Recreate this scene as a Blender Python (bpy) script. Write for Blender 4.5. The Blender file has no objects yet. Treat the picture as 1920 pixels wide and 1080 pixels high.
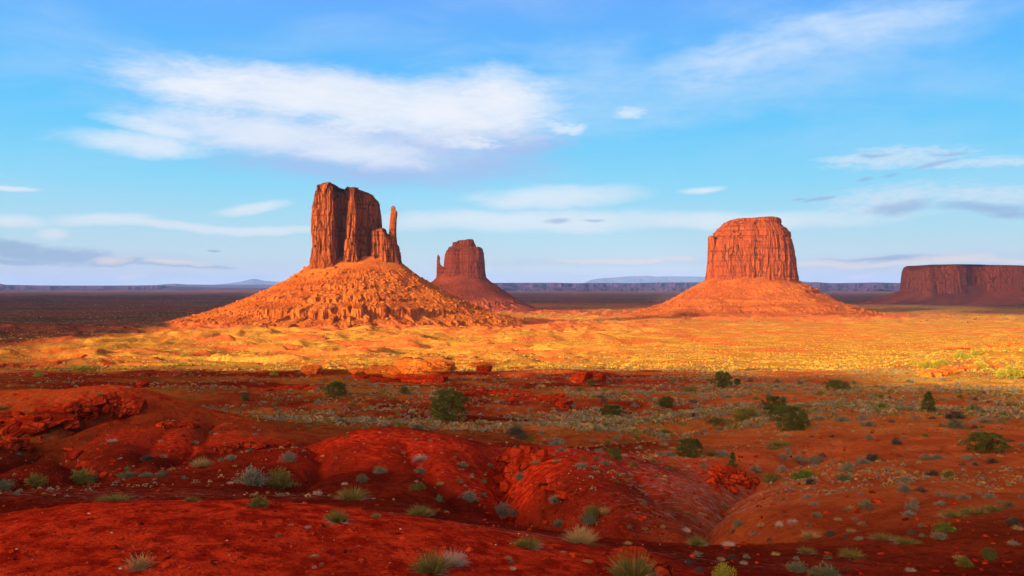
import bpy, math, random
import numpy as np
from mathutils import Vector

R = math.radians
F = 1600.0            # focal length in photo pixels (photo is 1920 wide)
HY = 532.0            # photo row of the horizon
scene = bpy.context.scene
col = scene.collection

# ------------------------------------------------------------------ camera
cd = bpy.data.cameras.new('camera')
cam = bpy.data.objects.new('camera', cd); col.objects.link(cam)
cd.sensor_width = 36; cd.lens = 36 * F / 1920
cd.clip_start = 0.3; cd.clip_end = 150000
cd.shift_y = -(540 - HY) / 1920
cam.location = (0, 0, 0); cam.rotation_euler = (R(90), 0, 0)
scene.camera = cam

# ------------------------------------------------------------------ sun, sky, exposure
SUN_EL = 14.0
SUN_AZ = 230.0        # clockwise from +Y
TS = Vector((math.sin(R(SUN_AZ)) * math.cos(R(SUN_EL)), math.cos(R(SUN_AZ)) * math.cos(R(SUN_EL)), math.sin(R(SUN_EL))))
sd = bpy.data.lights.new('sun', 'SUN'); sd.energy = 5.0; sd.angle = R(0.5); sd.color = (1.0, 0.72, 0.38)
sun = bpy.data.objects.new('sun', sd); col.objects.link(sun)
sun.rotation_euler = (-TS).to_track_quat('-Z', 'Y').to_euler()
scene.view_settings.view_transform = 'Standard'; scene.view_settings.look = 'None'
scene.view_settings.exposure = 1.05; scene.view_settings.gamma = 1

class NT:
    """small helper for node trees"""
    def __init__(s, nt): s.nt = nt; s.n = nt.nodes; s.l = nt.links; s.n.clear()
    def add(s, t, **k):
        o = s.n.new(t)
        for a, b in k.items(): setattr(o, a, b)
        return o
    def put(s, inp, v):
        if isinstance(v, bpy.types.NodeSocket): s.l.new(v, inp)
        elif v is not None: inp.default_value = v
    def math(s, op, a, b=None, c=None, clamp=False):
        o = s.add('ShaderNodeMath', operation=op, use_clamp=clamp)
        s.put(o.inputs[0], a)
        if b is not None: s.put(o.inputs[1], b)
        if c is not None: s.put(o.inputs[2], c)
        return o.outputs[0]
    def vmath(s, op, a, b=None):
        o = s.add('ShaderNodeVectorMath', operation=op)
        s.put(o.inputs[0], a)
        if b is not None:
            s.put(o.inputs['Scale'] if op == 'SCALE' else o.inputs[1], b)
        return o.outputs[0]
    def mix(s, f, a, b, mode='MIX'):
        o = s.add('ShaderNodeMix', data_type='RGBA', blend_type=mode)
        s.put(o.inputs[0], f)
        for i, v in ((6, a), (7, b)):
            if isinstance(v, (tuple, list)) and len(v) == 3: v = (*v, 1)
            s.put(o.inputs[i], v)
        return o.outputs[2]
    def noise(s, vec, scale, detail=4, rough=.55, dist=0.0):
        o = s.add('ShaderNodeTexNoise')
        s.put(o.inputs['Vector'], vec); o.inputs['Scale'].default_value = scale
        o.inputs['Detail'].default_value = detail; o.inputs['Roughness'].default_value = rough
        o.inputs['Distortion'].default_value = dist
        return o.outputs['Fac']
    def rng(s, v, a, b, c=0.0, d=1.0, smooth=True):
        o = s.add('ShaderNodeMapRange', interpolation_type='SMOOTHSTEP' if smooth else 'LINEAR')
        s.put(o.inputs[0], v)
        for i, q in enumerate((a, b, c, d)): s.put(o.inputs[i + 1], q)
        return o.outputs[0]
    def scale(s, vec, xyz):
        o = s.add('ShaderNodeMapping'); s.put(o.inputs[0], vec); o.inputs['Scale'].default_value = xyz
        return o.outputs[0]
    def attr(s, name):
        o = s.add('ShaderNodeAttribute'); o.attribute_name = name
        return o.outputs['Fac']
    def ramp(s, v, stops):
        o = s.add('ShaderNodeValToRGB'); s.put(o.inputs[0], v)
        e = o.color_ramp.elements
        while len(e) > 1: e.remove(e[-1])
        e[0].position = stops[0][0]; e[0].color = (*stops[0][1], 1)
        for p, c in stops[1:]:
            q = e.new(p); q.color = (*c, 1)
        return o.outputs[0]

def srgb(r, g, b):
    f = lambda c: (c / 255 / 12.92) if c <= 10 else ((c / 255 + .055) / 1.055) ** 2.4
    return (f(r), f(g), f(b))

world = bpy.data.worlds.new('World'); scene.world = world; world.use_nodes = True
w = NT(world.node_tree)
SKY_S = 0.10
EXPO = 2 ** scene.view_settings.exposure
out = w.add('ShaderNodeOutputWorld'); bg = w.add('ShaderNodeBackground'); bg.inputs[1].default_value = SKY_S
w.l.new(bg.outputs[0], out.inputs[0])
sky = w.add('ShaderNodeTexSky', sky_type='NISHITA'); sky.sun_disc = False
sky.sun_elevation = R(SUN_EL); sky.sun_rotation = R(SUN_AZ); sky.air_density = 1.0; sky.dust_density = 1.0; sky.ozone_density = 2.0
tc = w.add('ShaderNodeTexCoord').outputs['Generated']
sp = w.add('ShaderNodeSeparateXYZ'); w.l.new(tc, sp.inputs[0])
az = w.math('ARCTAN2', sp.outputs[0], sp.outputs[1])        # azimuth, 0 = +Y
el = w.math('ARCSINE', w.math('MINIMUM', w.math('MAXIMUM', sp.outputs[2], -1.0), 1.0))
azel = w.add('ShaderNodeCombineXYZ'); w.l.new(az, azel.inputs[0]); w.l.new(el, azel.inputs[1])
azel = azel.outputs[0]
elr = w.rng(el, 0.0, 0.6, smooth=False)
def sk(r, g, b): return tuple(c / EXPO for c in srgb(r, g, b))
grad = w.ramp(elr, [(0.0, sk(226, 234, 236)), (0.035, sk(212, 231, 240)), (0.10, sk(184, 228, 247)), (0.19, sk(144, 219, 252)),
                    (0.29, sk(110, 205, 254)), (0.40, sk(96, 190, 255)), (0.53, sk(104, 175, 254)), (0.75, sk(80, 140, 235)), (1.0, sk(60, 110, 205))])
nis = w.vmath('SCALE', sky.outputs[0], 0.8)
# the half of the sky round the low sun is physical and warm, the half away from it deep blue
toward = w.math('ADD', w.math('MULTIPLY', sp.outputs[0], TS.x), w.math('MULTIPLY', sp.outputs[1], TS.y))
sunside = w.rng(toward, 0.15, 0.85)
base = w.mix(sunside, w.vmath('SCALE', grad, 1 / SKY_S), w.vmath('SCALE', w.mix(1.0, nis, (1.35, 0.86, 0.50), 'MULTIPLY'), 8.6))

def px_az(px): return math.atan((px - 960) / F)
def px_el(px, py): return math.atan((HY - py) / F * math.cos(px_az(px)))
# streaky wind-drawn noise fields in azimuth / elevation
warp = w.add('ShaderNodeTexNoise'); w.l.new(azel, warp.inputs['Vector']); warp.inputs['Scale'].default_value = 9; warp.inputs['Detail'].default_value = 3
wv = w.vmath('SCALE', w.vmath('SUBTRACT', warp.outputs['Color'], (.5, .5, .5)), 0.022)
azw = w.vmath('ADD', azel, wv)
streak = w.noise(w.scale(azw, (8, 25, 1)), 2.0, 12, .60, .25)
puff = w.noise(w.scale(azw, (26, 70, 1)), 2.2, 10, .66, .3)
fine = w.noise(w.scale(azw, (24, 90, 1)), 2.6, 8, .66, .6)
spw = w.add('ShaderNodeSeparateXYZ'); w.l.new(azw, spw.inputs[0])
def blob(px, py, rx, ry, rot=0.0, top=1.0):
    """soft ellipse on the sky dome; top < 1 makes the upper edge crisper than the lower"""
    a0, e0 = px_az(px), px_el(px, py)
    da = w.math('SUBTRACT', spw.outputs[0], a0); de = w.math('SUBTRACT', spw.outputs[1], e0)
    c, s_ = math.cos(R(rot)), math.sin(R(rot))
    u = w.math('ADD', w.math('MULTIPLY', da, c), w.math('MULTIPLY', de, s_))
    v = w.math('SUBTRACT', w.math('MULTIPLY', de, c), w.math('MULTIPLY', da, s_))
    u = w.math('MULTIPLY', u, F / rx); v = w.math('MULTIPLY', v, F / ry)
    d = w.math('ADD', w.math('MULTIPLY', u, u), w.math('MULTIPLY', v, v))
    return w.math('SUBTRACT', 1.0, d)          # 1 at centre, 0 at rim, negative outside
def union(bs):
    r = bs[0]
    for b in bs[1:]: r = w.math('MAXIMUM', r, b)
    return r
def layer(c, mask, noi, lo, hi, k, colr, op=1.0):
    m = w.math('ADD', w.math('MAXIMUM', mask, -2.5), w.math('MULTIPLY', w.math('SUBTRACT', noi, 0.5), k))
    m = w.math('ADD', m, w.math('MULTIPLY', w.math('SUBTRACT', fine, .5), .7))
    f = w.math('MULTIPLY', w.rng(m, lo - .35, hi + .45), op)
    return w.mix(f, c, tuple(x / EXPO / SKY_S for x in srgb(*colr)))
c = base
# general veil of thin high clouds
veil = w.noise(w.scale(azw, (2.2, 9, 1)), 1.6, 8, .6, .4)
c = w.mix(w.math('MULTIPLY', w.rng(veil, .42, .75), .30), c, tuple(x / EXPO / SKY_S for x in srgb(200, 222, 252)))
c = layer(c, union([blob(720, 295, 310, 58, -2), blob(900, 265, 170, 36)]), streak, -.3, .9, 2.2, (172, 192, 238), .9)
c = layer(c, union([blob(1340, 150, 330, 75, 8), blob(1120, 165, 130, 90), blob(1560, 75, 300, 50, 8)]), streak, -.4, 1.5, 2.6, (196, 224, 254), .6)
c = layer(c, union([blob(1400, 105, 150, 40, 10), blob(1580, 62, 180, 26, 8), blob(1500, 60, 140, 24, 5)]), streak, -.2, 1.6, 3.0, (222, 236, 255), .6)
c = layer(c, union([blob(590, 182, 330, 60, -3), blob(850, 205, 210, 60, -4), blob(520, 250, 270, 40, -4), blob(720, 255, 240, 50, -3)]), puff, -.1, 1.1, 1.2, (206, 219, 249), .8)
c = layer(c, union([blob(560, 176, 320, 52, -3), blob(800, 205, 250, 58, -4), blob(930, 190, 120, 62), blob(380, 160, 120, 30, 3)]), streak, -.1, .85, 1.4, (242, 246, 255), .97)
c = layer(c, union([blob(500, 258, 250, 34, -5), blob(310, 238, 110, 16, -4), blob(270, 268, 130, 22), blob(640, 285, 200, 26, -6)]), streak, -.2, .9, 2.4, (230, 240, 255), .88)
c = layer(c, union([blob(670, 235, 60, 22, 4), blob(880, 268, 60, 12), blob(1060, 237, 40, 12, -6), blob(1175, 211, 34, 12, 3)]), puff, -.2, 1.0, 3.4, (236, 243, 255), .7)
c = layer(c, union([blob(1000, 414, 330, 18, 0), blob(1330, 414, 330, 16), blob(1040, 372, 150, 20, 2), blob(1315, 355, 40, 6, 3), blob(400, 425, 260, 8, -1),
                    blob(200, 412, 80, 11), blob(20, 412, 60, 10), blob(20, 353, 40, 4), blob(470, 388, 60, 9, 8), blob(100, 434, 22, 9)]), streak, -.5, .8, 1.8, (230, 241, 252), .85)
c = layer(c, union([blob(1680, 298, 110, 18, 2), blob(1680, 372, 110, 22, 4), blob(1860, 368, 110, 16), blob(1850, 306, 110, 9), blob(1600, 300, 60, 8)]), fine, -.4, 1.2, 3.0, (224, 234, 250), .7)
c = layer(c, union([blob(1690, 391, 55, 12, 3), blob(1850, 393, 80, 10, -5), blob(1895, 403, 50, 8, -4), blob(1750, 310, 36, 4, 12), blob(1640, 295, 30, 3.2), blob(1775, 291, 34, 3),
                    blob(1535, 375, 34, 3.4, 4), blob(1499, 373, 14, 2.6), blob(1668, 332, 18, 3.4, 8), blob(1625, 339, 15, 4, 5), blob(1045, 413, 26, 5), blob(1115, 411, 26, 3)]), puff, -.1, .9, 1.6, (158, 182, 224), .75)
# horizon cumulus and grey banks
c = layer(c, union([blob(150, 502, 420, 26), blob(1720, 500, 330, 24), blob(1200, 492, 330, 9)]), streak, -.6, 1.3, 2.6, (196, 208, 232), .55)
c = layer(c, union([blob(70, 471, 125, 16, -6), blob(20, 462, 60, 14), blob(215, 491, 50, 7), blob(340, 496, 90, 4), blob(20, 486, 80, 5), blob(1660, 486, 110, 6), blob(403, 465, 12, 2)]), puff, -.3, .5, 2.2, (150, 180, 218), .75)
c = layer(c, union([blob(212, 488, 34, 7), blob(320, 492, 46, 5), blob(375, 494, 24, 4), blob(1560, 491, 90, 6), blob(1780, 489, 80, 9), blob(1670, 496, 120, 5), blob(1890, 493, 60, 4), blob(1180, 489, 150, 6), blob(245, 517, 24, 5), blob(1610, 515, 30, 4)]), puff, -.2, .8, 2.8, (246, 232, 226), .75)
w.l.new(c, bg.inputs[0])

# ------------------------------------------------------------------ numpy noise
def _h(ix, iy, seed):
    with np.errstate(over='ignore'):
        h = (ix.astype(np.int64) * 374761393 + iy.astype(np.int64) * 668265263 + seed * 1274126177) & 0xffffffff
        h = ((h ^ (h >> 13)) * 1274126177) & 0xffffffff
        h = h ^ (h >> 16)
    return h
def cell(ix, iy, seed=0): return (_h(np.floor(ix), np.floor(iy), seed) & 0xffff) / 65535.0
def perlin(x, y, seed=0):
    x = np.asarray(x, float); y = np.asarray(y, float)
    x, y = np.broadcast_arrays(x, y)
    ix = np.floor(x); iy = np.floor(y); fx = x - ix; fy = y - iy
    u = fx * fx * fx * (fx * (fx * 6 - 15) + 10); v = fy * fy * fy * (fy * (fy * 6 - 15) + 10)
    def g(dx, dy):
        a = (_h(ix + dx, iy + dy, seed) & 0xffff) * (2 * math.pi / 65536)
        return np.cos(a) * (fx - dx) + np.sin(a) * (fy - dy)
    a = g(0, 0); b = g(1, 0); c_ = g(0, 1); d = g(1, 1)
    return (a + (b - a) * u + (c_ - a) * v + (a - b - c_ + d) * u * v) * 1.5
def fbm(x, y, seed=0, o=4, gain=.5):
    r = 0; a = 1; t = 0
    for i in range(o):
        r = r + a * perlin(x * 2 ** i + 17.3 * i, y * 2 ** i - 9.1 * i, seed + i); t += a; a *= gain
    return r / t
def ridged(x, y, seed=0, o=4):
    r = 0; a = 1; t = 0
    for i in range(o):
        r = r + a * (1 - np.abs(perlin(x * 2 ** i, y * 2 ** i, seed + i)) * 2); t += a; a *= .5
    return r / t
def sstep(x, a, b):
    t = np.clip((x - a) / (b - a), 0, 1); return t * t * (3 - 2 * t)

# ------------------------------------------------------------------ mesh helpers
def mesh_np(name, V, Fq, mats=(), smooth=True, attrs=None, midx=None):
    V = np.ascontiguousarray(V, np.float32); Fq = np.ascontiguousarray(Fq, np.int32)
    me = bpy.data.meshes.new(name)
    me.vertices.add(len(V)); me.vertices.foreach_set('co', V.ravel())
    k = Fq.shape[1]
    me.loops.add(Fq.size); me.loops.foreach_set('vertex_index', Fq.ravel())
    me.polygons.add(len(Fq)); me.polygons.foreach_set('loop_start', np.arange(0, Fq.size, k, dtype=np.int32))
    me.polygons.foreach_set('use_smooth', np.full(len(Fq), smooth))
    if midx is not None: me.polygons.foreach_set('material_index', np.ascontiguousarray(midx, np.int32))
    for m in mats: me.materials.append(m)
    if attrs:
        for n_, a in attrs.items():
            at = me.attributes.new(n_, 'FLOAT', 'POINT'); at.data.foreach_set('value', np.ascontiguousarray(a, np.float32))
    me.update(calc_edges=True); me.validate()
    return me
def link(name, data, parent=None, loc=None):
    o = bpy.data.objects.new(name, data); col.objects.link(o)
    if parent: o.parent = parent
    if loc is not None: o.location = loc
    return o
def tag(o, label=None, cat=None, group=None, kind=None):
    if label: o['label'] = label
    if cat: o['category'] = cat
    if group: o['group'] = group
    if kind: o['kind'] = kind
    return o
def grid_faces(nu, nv, wrap=False):
    """quads of a grid with index i*nv+j, i in nu, j in nv"""
    i = np.arange(nu if wrap else nu - 1); j = np.arange(nv - 1)
    I, J = np.meshgrid(i, j, indexing='ij'); I2 = (I + 1) % nu
    return np.stack([I * nv + J, I2 * nv + J, I2 * nv + J + 1, I * nv + J + 1], -1).reshape(-1, 4)

# ------------------------------------------------------------------ materials
def new_mat(name):
    m = bpy.data.materials.new(name); m.use_nodes = True
    t = NT(m.node_tree)
    o = t.add('ShaderNodeOutputMaterial'); b = t.add('ShaderNodeBsdfPrincipled')
    t.l.new(b.outputs[0], o.inputs[0]); b.inputs['Roughness'].default_value = .95
    b.inputs['Specular IOR Level'].default_value = 0.0
    t.bsdf = b; t.out = o
    g = t.add('ShaderNodeNewGeometry'); t.pos = g.outputs['Position']; t.geo = g
    return m, t
def bump(t, h, strength, dist):
    b = t.add('ShaderNodeBump'); b.inputs['Strength'].default_value = strength; b.inputs['Distance'].default_value = dist
    t.l.new(h, b.inputs['Height']); t.l.new(b.outputs[0], t.bsdf.inputs['Normal'])

def ground_material():
    m, t = new_mat('ground')
    P = t.pos
    big = t.noise(P, .02, 4); mid = t.noise(P, .35, 5, .6); sm = t.noise(P, 3.0, 6, .65); tiny = t.noise(P, 22, 5, .7)
    bright = t.attr('bright'); sand = t.attr('sand'); veg = t.attr('veg'); pale = t.attr('pale'); far = t.attr('far'); rock = t.attr('rock')
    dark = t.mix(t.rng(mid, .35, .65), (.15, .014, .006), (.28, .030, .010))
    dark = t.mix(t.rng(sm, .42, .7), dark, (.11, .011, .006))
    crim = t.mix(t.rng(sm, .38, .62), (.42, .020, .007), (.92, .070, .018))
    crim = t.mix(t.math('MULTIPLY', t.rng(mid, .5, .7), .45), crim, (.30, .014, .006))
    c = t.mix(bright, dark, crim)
    sc = t.mix(t.rng(mid, .35, .65), (.56, .120, .030), (.76, .205, .052))
    sc = t.mix(t.math('MULTIPLY', t.rng(sm, .5, .75), .6), sc, (.34, .06, .02))
    c = t.mix(sand, c, sc)
    # straw and scrub cover
    vs = t.noise(t.scale(P, (1, 1, 1)), .9, 6, .75)
    vm = t.math('MULTIPLY', veg, t.rng(vs, .38, .52))
    vc = t.mix(t.rng(t.noise(P, .05, 5, .7), .4, .6), (.48, .265, .036), (.74, .45, .062))
    c = t.mix(vm, c, vc)
    # far valley floor, also used as painted shade on the left flat
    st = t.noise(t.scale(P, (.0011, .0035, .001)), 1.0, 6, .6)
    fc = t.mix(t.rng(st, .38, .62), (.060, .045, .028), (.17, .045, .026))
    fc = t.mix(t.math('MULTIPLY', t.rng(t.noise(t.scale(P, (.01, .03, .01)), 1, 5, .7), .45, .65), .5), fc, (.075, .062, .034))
    grv = t.noise(t.scale(P, (1, 1.6, 1)), 9.0, 6, .75)
    c = t.mix(t.math('MULTIPLY', t.rng(grv, .54, .64), .55), c, (.09, .010, .006))
    c = t.mix(t.math('MULTIPLY', t.rng(grv, .40, .33), .30), c, (.80, .16, .06))
    grit = t.noise(P, 38.0, 4, .85)
    c = t.mix(t.math('MULTIPLY', t.rng(grit, .47, .38), .65), c, (.085, .009, .006))
    c = t.mix(t.math('MULTIPLY', t.rng(grit, .60, .68), .50), c, (.80, .24, .13))
    brush = t.noise(P, .42, 5, .8)
    c = t.mix(t.math('MULTIPLY', t.rng(brush, .52, .60), t.math('MULTIPLY', veg, .62)), c, (.20, .125, .028))
    brush2 = t.noise(t.scale(P, (.035, .06, .05)), 1.0, 5, .7)
    c = t.mix(t.math('MULTIPLY', t.rng(brush2, .50, .62), t.math('MULTIPLY', veg, .50)), c, (.42, .135, .030))
    wash = t.noise(t.scale(P, (.9, .22, 1)), .6, 6, .7, 1.2)
    c = t.mix(t.math('MULTIPLY', t.rng(wash, .56, .64), t.math('MULTIPLY', .35, t.math('SUBTRACT', 1.0, veg))), c, (.13, .014, .008))
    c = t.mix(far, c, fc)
    # bare ledge rock
    c = t.mix(rock, c, t.mix(t.rng(sm, .4, .6), (.30, .040, .018), (.13, .022, .012)))
    # pale salt and lichen stains and pebbles
    pn = t.noise(t.scale(P, (1, 2.6, 1)), 2.2, 7, .75)
    c = t.mix(t.math('MULTIPLY', pale, t.rng(pn, .50, .62)), c, (.55, .34, .26))
    v = t.add('ShaderNodeTexVoronoi'); v.inputs['Scale'].default_value = 11; t.l.new(P, v.inputs['Vector'])
    sc_ = t.add('ShaderNodeSeparateColor'); t.l.new(v.outputs['Color'], sc_.inputs[0])
    peb = t.math('MULTIPLY', t.math('LESS_THAN', v.outputs['Distance'], .26), t.math('GREATER_THAN', sc_.outputs[0], .90))
    peb = t.math('MULTIPLY', peb, t.rng(t.noise(P, .8, 3), .45, .6))
    c = t.mix(t.math('MULTIPLY', peb, .45), c, (.50, .20, .13))
    t.l.new(c, t.bsdf.inputs['Base Color'])
    hh = t.math('ADD', t.math('ADD', t.math('MULTIPLY', sm, .25), t.math('MULTIPLY', grv, .14)), t.math('ADD', t.math('MULTIPLY', tiny, .05), t.math('MULTIPLY', peb, .03)))
    bump(t, hh, 1.0, .85)
    return m

def rock_material(name, ca, cb, cc, vs=1.0, streaks=.6, bd=2.0):
    """sandstone: warm body, dark varnish running down, thin horizontal beds"""
    m, t = new_mat(name)
    P = t.pos
    a = t.noise(t.scale(P, (.05 / vs, .05 / vs, .012 / vs)), 1, 6, .65)
    b = t.noise(t.scale(P, (.22 / vs, .22 / vs, .018 / vs)), 1, 6, .7, .3)
    beds = t.noise(t.scale(P, (.006 / vs, .006 / vs, .30 / vs)), 1, 5, .7)
    gr = t.noise(P, .5 / vs, 6, .75)
    c = t.mix(t.rng(a, .35, .65), ca, cb)
    c = t.mix(t.math('MULTIPLY', t.rng(b, .52, .70), streaks), c, cc)
    c = t.mix(t.math('MULTIPLY', t.rng(beds, .54, .64), .55), c, cc)
    c = t.mix(t.math('MULTIPLY', t.rng(gr, .55, .75), .35), c, tuple(min(1, x * 1.5) for x in ca))
    t.l.new(c, t.bsdf.inputs['Base Color'])
    vv = t.add('ShaderNodeTexVoronoi', feature='DISTANCE_TO_EDGE'); vv.inputs['Scale'].default_value = 1
    cm = t.add('ShaderNodeCombineXYZ')
    for i_ in range(3): t.l.new(gr, cm.inputs[i_])
    t.l.new(t.vmath('ADD', t.scale(P, (.13 / vs, .13 / vs, (.035 if vs > .5 else .16) / vs)), t.vmath('SCALE', cm.outputs[0], .5)), vv.inputs['Vector'])
    crk = t.math('MULTIPLY', t.rng(vv.outputs['Distance'], .085, .01), t.rng(a, .38, .6))
    c = t.mix(t.math('MULTIPLY', crk, .85), c, tuple(x * .35 for x in cc))
    t.l.new(c, t.bsdf.inputs['Base Color'])
    b = t.math('SUBTRACT', b, t.math('MULTIPLY', crk, .7))
    h = t.math('ADD', t.math('MULTIPLY', b, 1.2), t.math('ADD', t.math('MULTIPLY', beds, .5), t.math('MULTIPLY', gr, .6)))
    bump(t, h, .7, bd * vs)
    return m

def talus_material(name, ca, cb, cc, vs=1.0):
    m, t = new_mat(name)
    P = t.pos
    a = t.noise(P, .02 / vs, 5, .6); g = t.noise(P, .18 / vs, 7, .75); g2 = t.noise(P, .7 / vs, 5, .7)
    beds = t.noise(t.scale(P, (.004 / vs, .004 / vs, .22 / vs)), 1, 5, .7)
    c = t.mix(t.rng(a, .4, .6), ca, cb)
    c = t.mix(t.math('MULTIPLY', t.rng(g, .5, .66), .55), c, cc)
    c = t.mix(t.math('MULTIPLY', t.rng(beds, .55, .66), .35), c, cc)
    c = t.mix(t.math('MULTIPLY', t.rng(g2, .58, .72), .5), c, tuple(min(1, x * 1.45) for x in ca))
    t.l.new(c, t.bsdf.inputs['Base Color'])
    bump(t, t.math('ADD', g, t.math('MULTIPLY', g2, .4)), .8, 3.0 * vs)
    return m

def leaf_material(name, ca, cb, trans=.25):
    m, t = new_mat(name)
    oi = t.add('ShaderNodeObjectInfo')
    n = t.noise(t.pos, 3.0, 3, .6)
    f = t.math('ADD', t.math('MULTIPLY', oi.outputs['Random'], .5), t.math('MULTIPLY', t.rng(n, .3, .7), .5))
    c = t.mix(f, ca, cb)
    t.l.new(c, t.bsdf.inputs['Base Color'])
    tr = t.add('ShaderNodeBsdfTranslucent'); t.l.new(c, tr.inputs[0])
    mx = t.add('ShaderNodeMixShader'); mx.inputs[0].default_value = trans
    t.l.new(t.bsdf.outputs[0], mx.inputs[1]); t.l.new(tr.outputs[0], mx.inputs[2]); t.l.new(mx.outputs[0], t.out.inputs[0])
    return m
def plain_material(name, ca, cb, sc):
    m, t = new_mat(name)
    t.l.new(t.mix(t.rng(t.noise(t.pos, sc, 5, .65), .35, .65), ca, cb), t.bsdf.inputs['Base Color'])
    return m

M = {}
M['ground'] = ground_material()
M['cliff'] = rock_material('cliff_sandstone', (.18, .043, .014), (.27, .074, .021), (.038, .010, .009), 1.0, .8)
M['cliff_red'] = rock_material('cliff_red_sandstone', (.185, .040, .013), (.26, .064, .018), (.060, .015, .011), 1.3, .75)
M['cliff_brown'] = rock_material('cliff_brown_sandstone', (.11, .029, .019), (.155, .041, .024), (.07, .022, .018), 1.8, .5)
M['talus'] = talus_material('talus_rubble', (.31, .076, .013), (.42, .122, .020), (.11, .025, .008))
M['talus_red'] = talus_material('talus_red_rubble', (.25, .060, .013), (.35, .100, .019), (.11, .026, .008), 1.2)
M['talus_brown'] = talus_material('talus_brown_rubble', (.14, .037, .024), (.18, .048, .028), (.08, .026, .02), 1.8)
M['cliff_shade'] = rock_material('cliff_shade_sandstone', (.17, .040, .020), (.23, .058, .026), (.06, .017, .013), 1.6, .6)  # east butte's shade put into a darker sandstone colour
M['talus_shade'] = talus_material('talus_shade_rubble', (.20, .046, .022), (.27, .062, .026), (.10, .026, .016), 1.4)  # the same shade put into its rubble colour
M['hills'] = plain_material('haze_tinted_mesas', (.032, .020, .062), (.055, .030, .075), .0012)  # blue of the haze tinted into the hills' own colour
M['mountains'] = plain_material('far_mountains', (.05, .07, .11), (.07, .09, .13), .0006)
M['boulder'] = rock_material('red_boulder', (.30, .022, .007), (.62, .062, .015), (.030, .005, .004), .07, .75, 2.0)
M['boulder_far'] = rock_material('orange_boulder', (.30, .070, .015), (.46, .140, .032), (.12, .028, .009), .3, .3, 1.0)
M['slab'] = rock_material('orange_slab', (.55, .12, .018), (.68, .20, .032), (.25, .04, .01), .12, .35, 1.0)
M['sage'] = leaf_material('sage_leaves', (.19, .175, .11), (.33, .30, .20))
M['greygreen'] = leaf_material('grey_green_leaves', (.14, .15, .07), (.25, .25, .13))
M['olive'] = leaf_material('olive_leaves', (.15, .135, .030), (.28, .22, .05))
M['green'] = leaf_material('green_leaves', (.09, .14, .02), (.18, .24, .03))
M['straw'] = leaf_material('straw_blades', (.36, .215, .075), (.52, .36, .14))
M['yellow'] = leaf_material('yellow_green_leaves', (.32, .30, .035), (.48, .42, .06))
M['dark'] = leaf_material('dark_twiggy_leaves', (.075, .058, .045), (.13, .10, .07))
M['pale'] = leaf_material('pale_dry_blades', (.48, .33, .25), (.62, .45, .34))
M['juniper'] = leaf_material('juniper_scales', (.065, .080, .020), (.15, .16, .04), .2)
M['bark'] = plain_material('bark', (.10, .06, .04), (.20, .13, .09), 12)
M['deadwood'] = plain_material('dead_wood', (.13, .09, .07), (.26, .20, .16), 15)
#@@GEOMETRY
# ------------------------------------------------------------------ terrain height
PROF = [(0.5, -1.75), (4, -2.2), (8, -3.2), (12, -4.1), (16, -4.8), (25, -6.3), (35, -7.9), (50, -10.0), (80, -12.9), (120, -16.4), (200, -21.8),
        (300, -29.6), (450, -39), (600, -46), (1000, -61), (1700, -78.6), (3000, -92), (6000, -97), (10000, -99), (80000, -100)]
PL = np.log([p[0] for p in PROF]); PZ = np.array([p[1] for p in PROF])
def X(px, D): return (px - 960) / F * D
def Z(py, D): return (HY - py) / F * D
#        px    D    sx   sy    h    rot
BUMPS = [(330, 12.8, 3.9, 2.3, .86, 6), (30, 13.2, 3.0, 2.4, .10, 0), (800, 12.0, 4.0, 2.6, .10, -6), (1130, 14.5, 2.6, 2.2, .12, -8), (1420, 13.5, 2.6, 3, -.35, 0), (560, 21, 5, 3, .18, 0),
         (665, 45, 4.6, 5.0, 2.15, -4), (880, 42, 4.4, 5.0, .50, -14), (1000, 41, 2.0, 3.0, .45, 0), (470, 36, 6, 3.5, .30, 18), (1090, 34, 2.4, 4.2, .55, -35),
         (-120, 66, 14, 7, 2.0, 4), (110, 66, 9, 6.0, 1.7, 0), (225, 63, 3.6, 5.0, 1.5, -20), (330, 57, 3.6, 5, .65, -30),
         (0, 42, 7, 3.2, .35, 10),
         (500, 48, 3.2, 4.5, -1.1, 40), (230, 42, 8, 2.4, -1.2, 14), (130, 33, 7, 2.2, -.35, 8),
         (960, 31, 1.3, 3.6, -.75, 10), (1060, 25.5, 3.6, 2.0, -.75, -30), (1230, 24, 3.6, 3.0, -.75, -10), (1360, 33, 2.4, 4.0, -.9, 10), (1300, 19, 3, 2.4, -.2, 0), (1340, 41, 2.2, 2.4, -.6, 0),
         (1140, 41, 3.0, 3.0, .35, 0),
         (1500, 26, 6, 3, .20, 10), (1780, 22, 5, 4, .2, 12), (1620, 60, 9, 14, .7, 25), (1850, 70, 14, 12, .9, 15), (1700, 120, 25, 20, 1.3, 0),
         (1500, 85, 10, 8, .7, 20), (1300, 70, 6, 9, -.7, 20), (1060, 95, 12, 12, -.8, 0), (900, 120, 20, 14, .7, 0),
         (330, 130, 30, 16, 1.2, 10), (80, 160, 30, 20, 1.2, 0), (500, 210, 40, 22, 1.3, 0), (1180, 190, 30, 22, 1.2, 0), (1550, 220, 40, 18, 1.0, 0),
         (1900, 330, 30, 24, 6.0, 10), (1780, 300, 20, 14, 1.6, 0),
         (150, 560, 70, 60, 5, 0), (420, 800, 160, 90, 7, 20), (300, 1300, 260, 110, 6, 40), (760, 900, 160, 90, 5, 0), (250, 5200, 900, 500, 22, 0), (80, 3400, 500, 240, 10, 0)]
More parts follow.
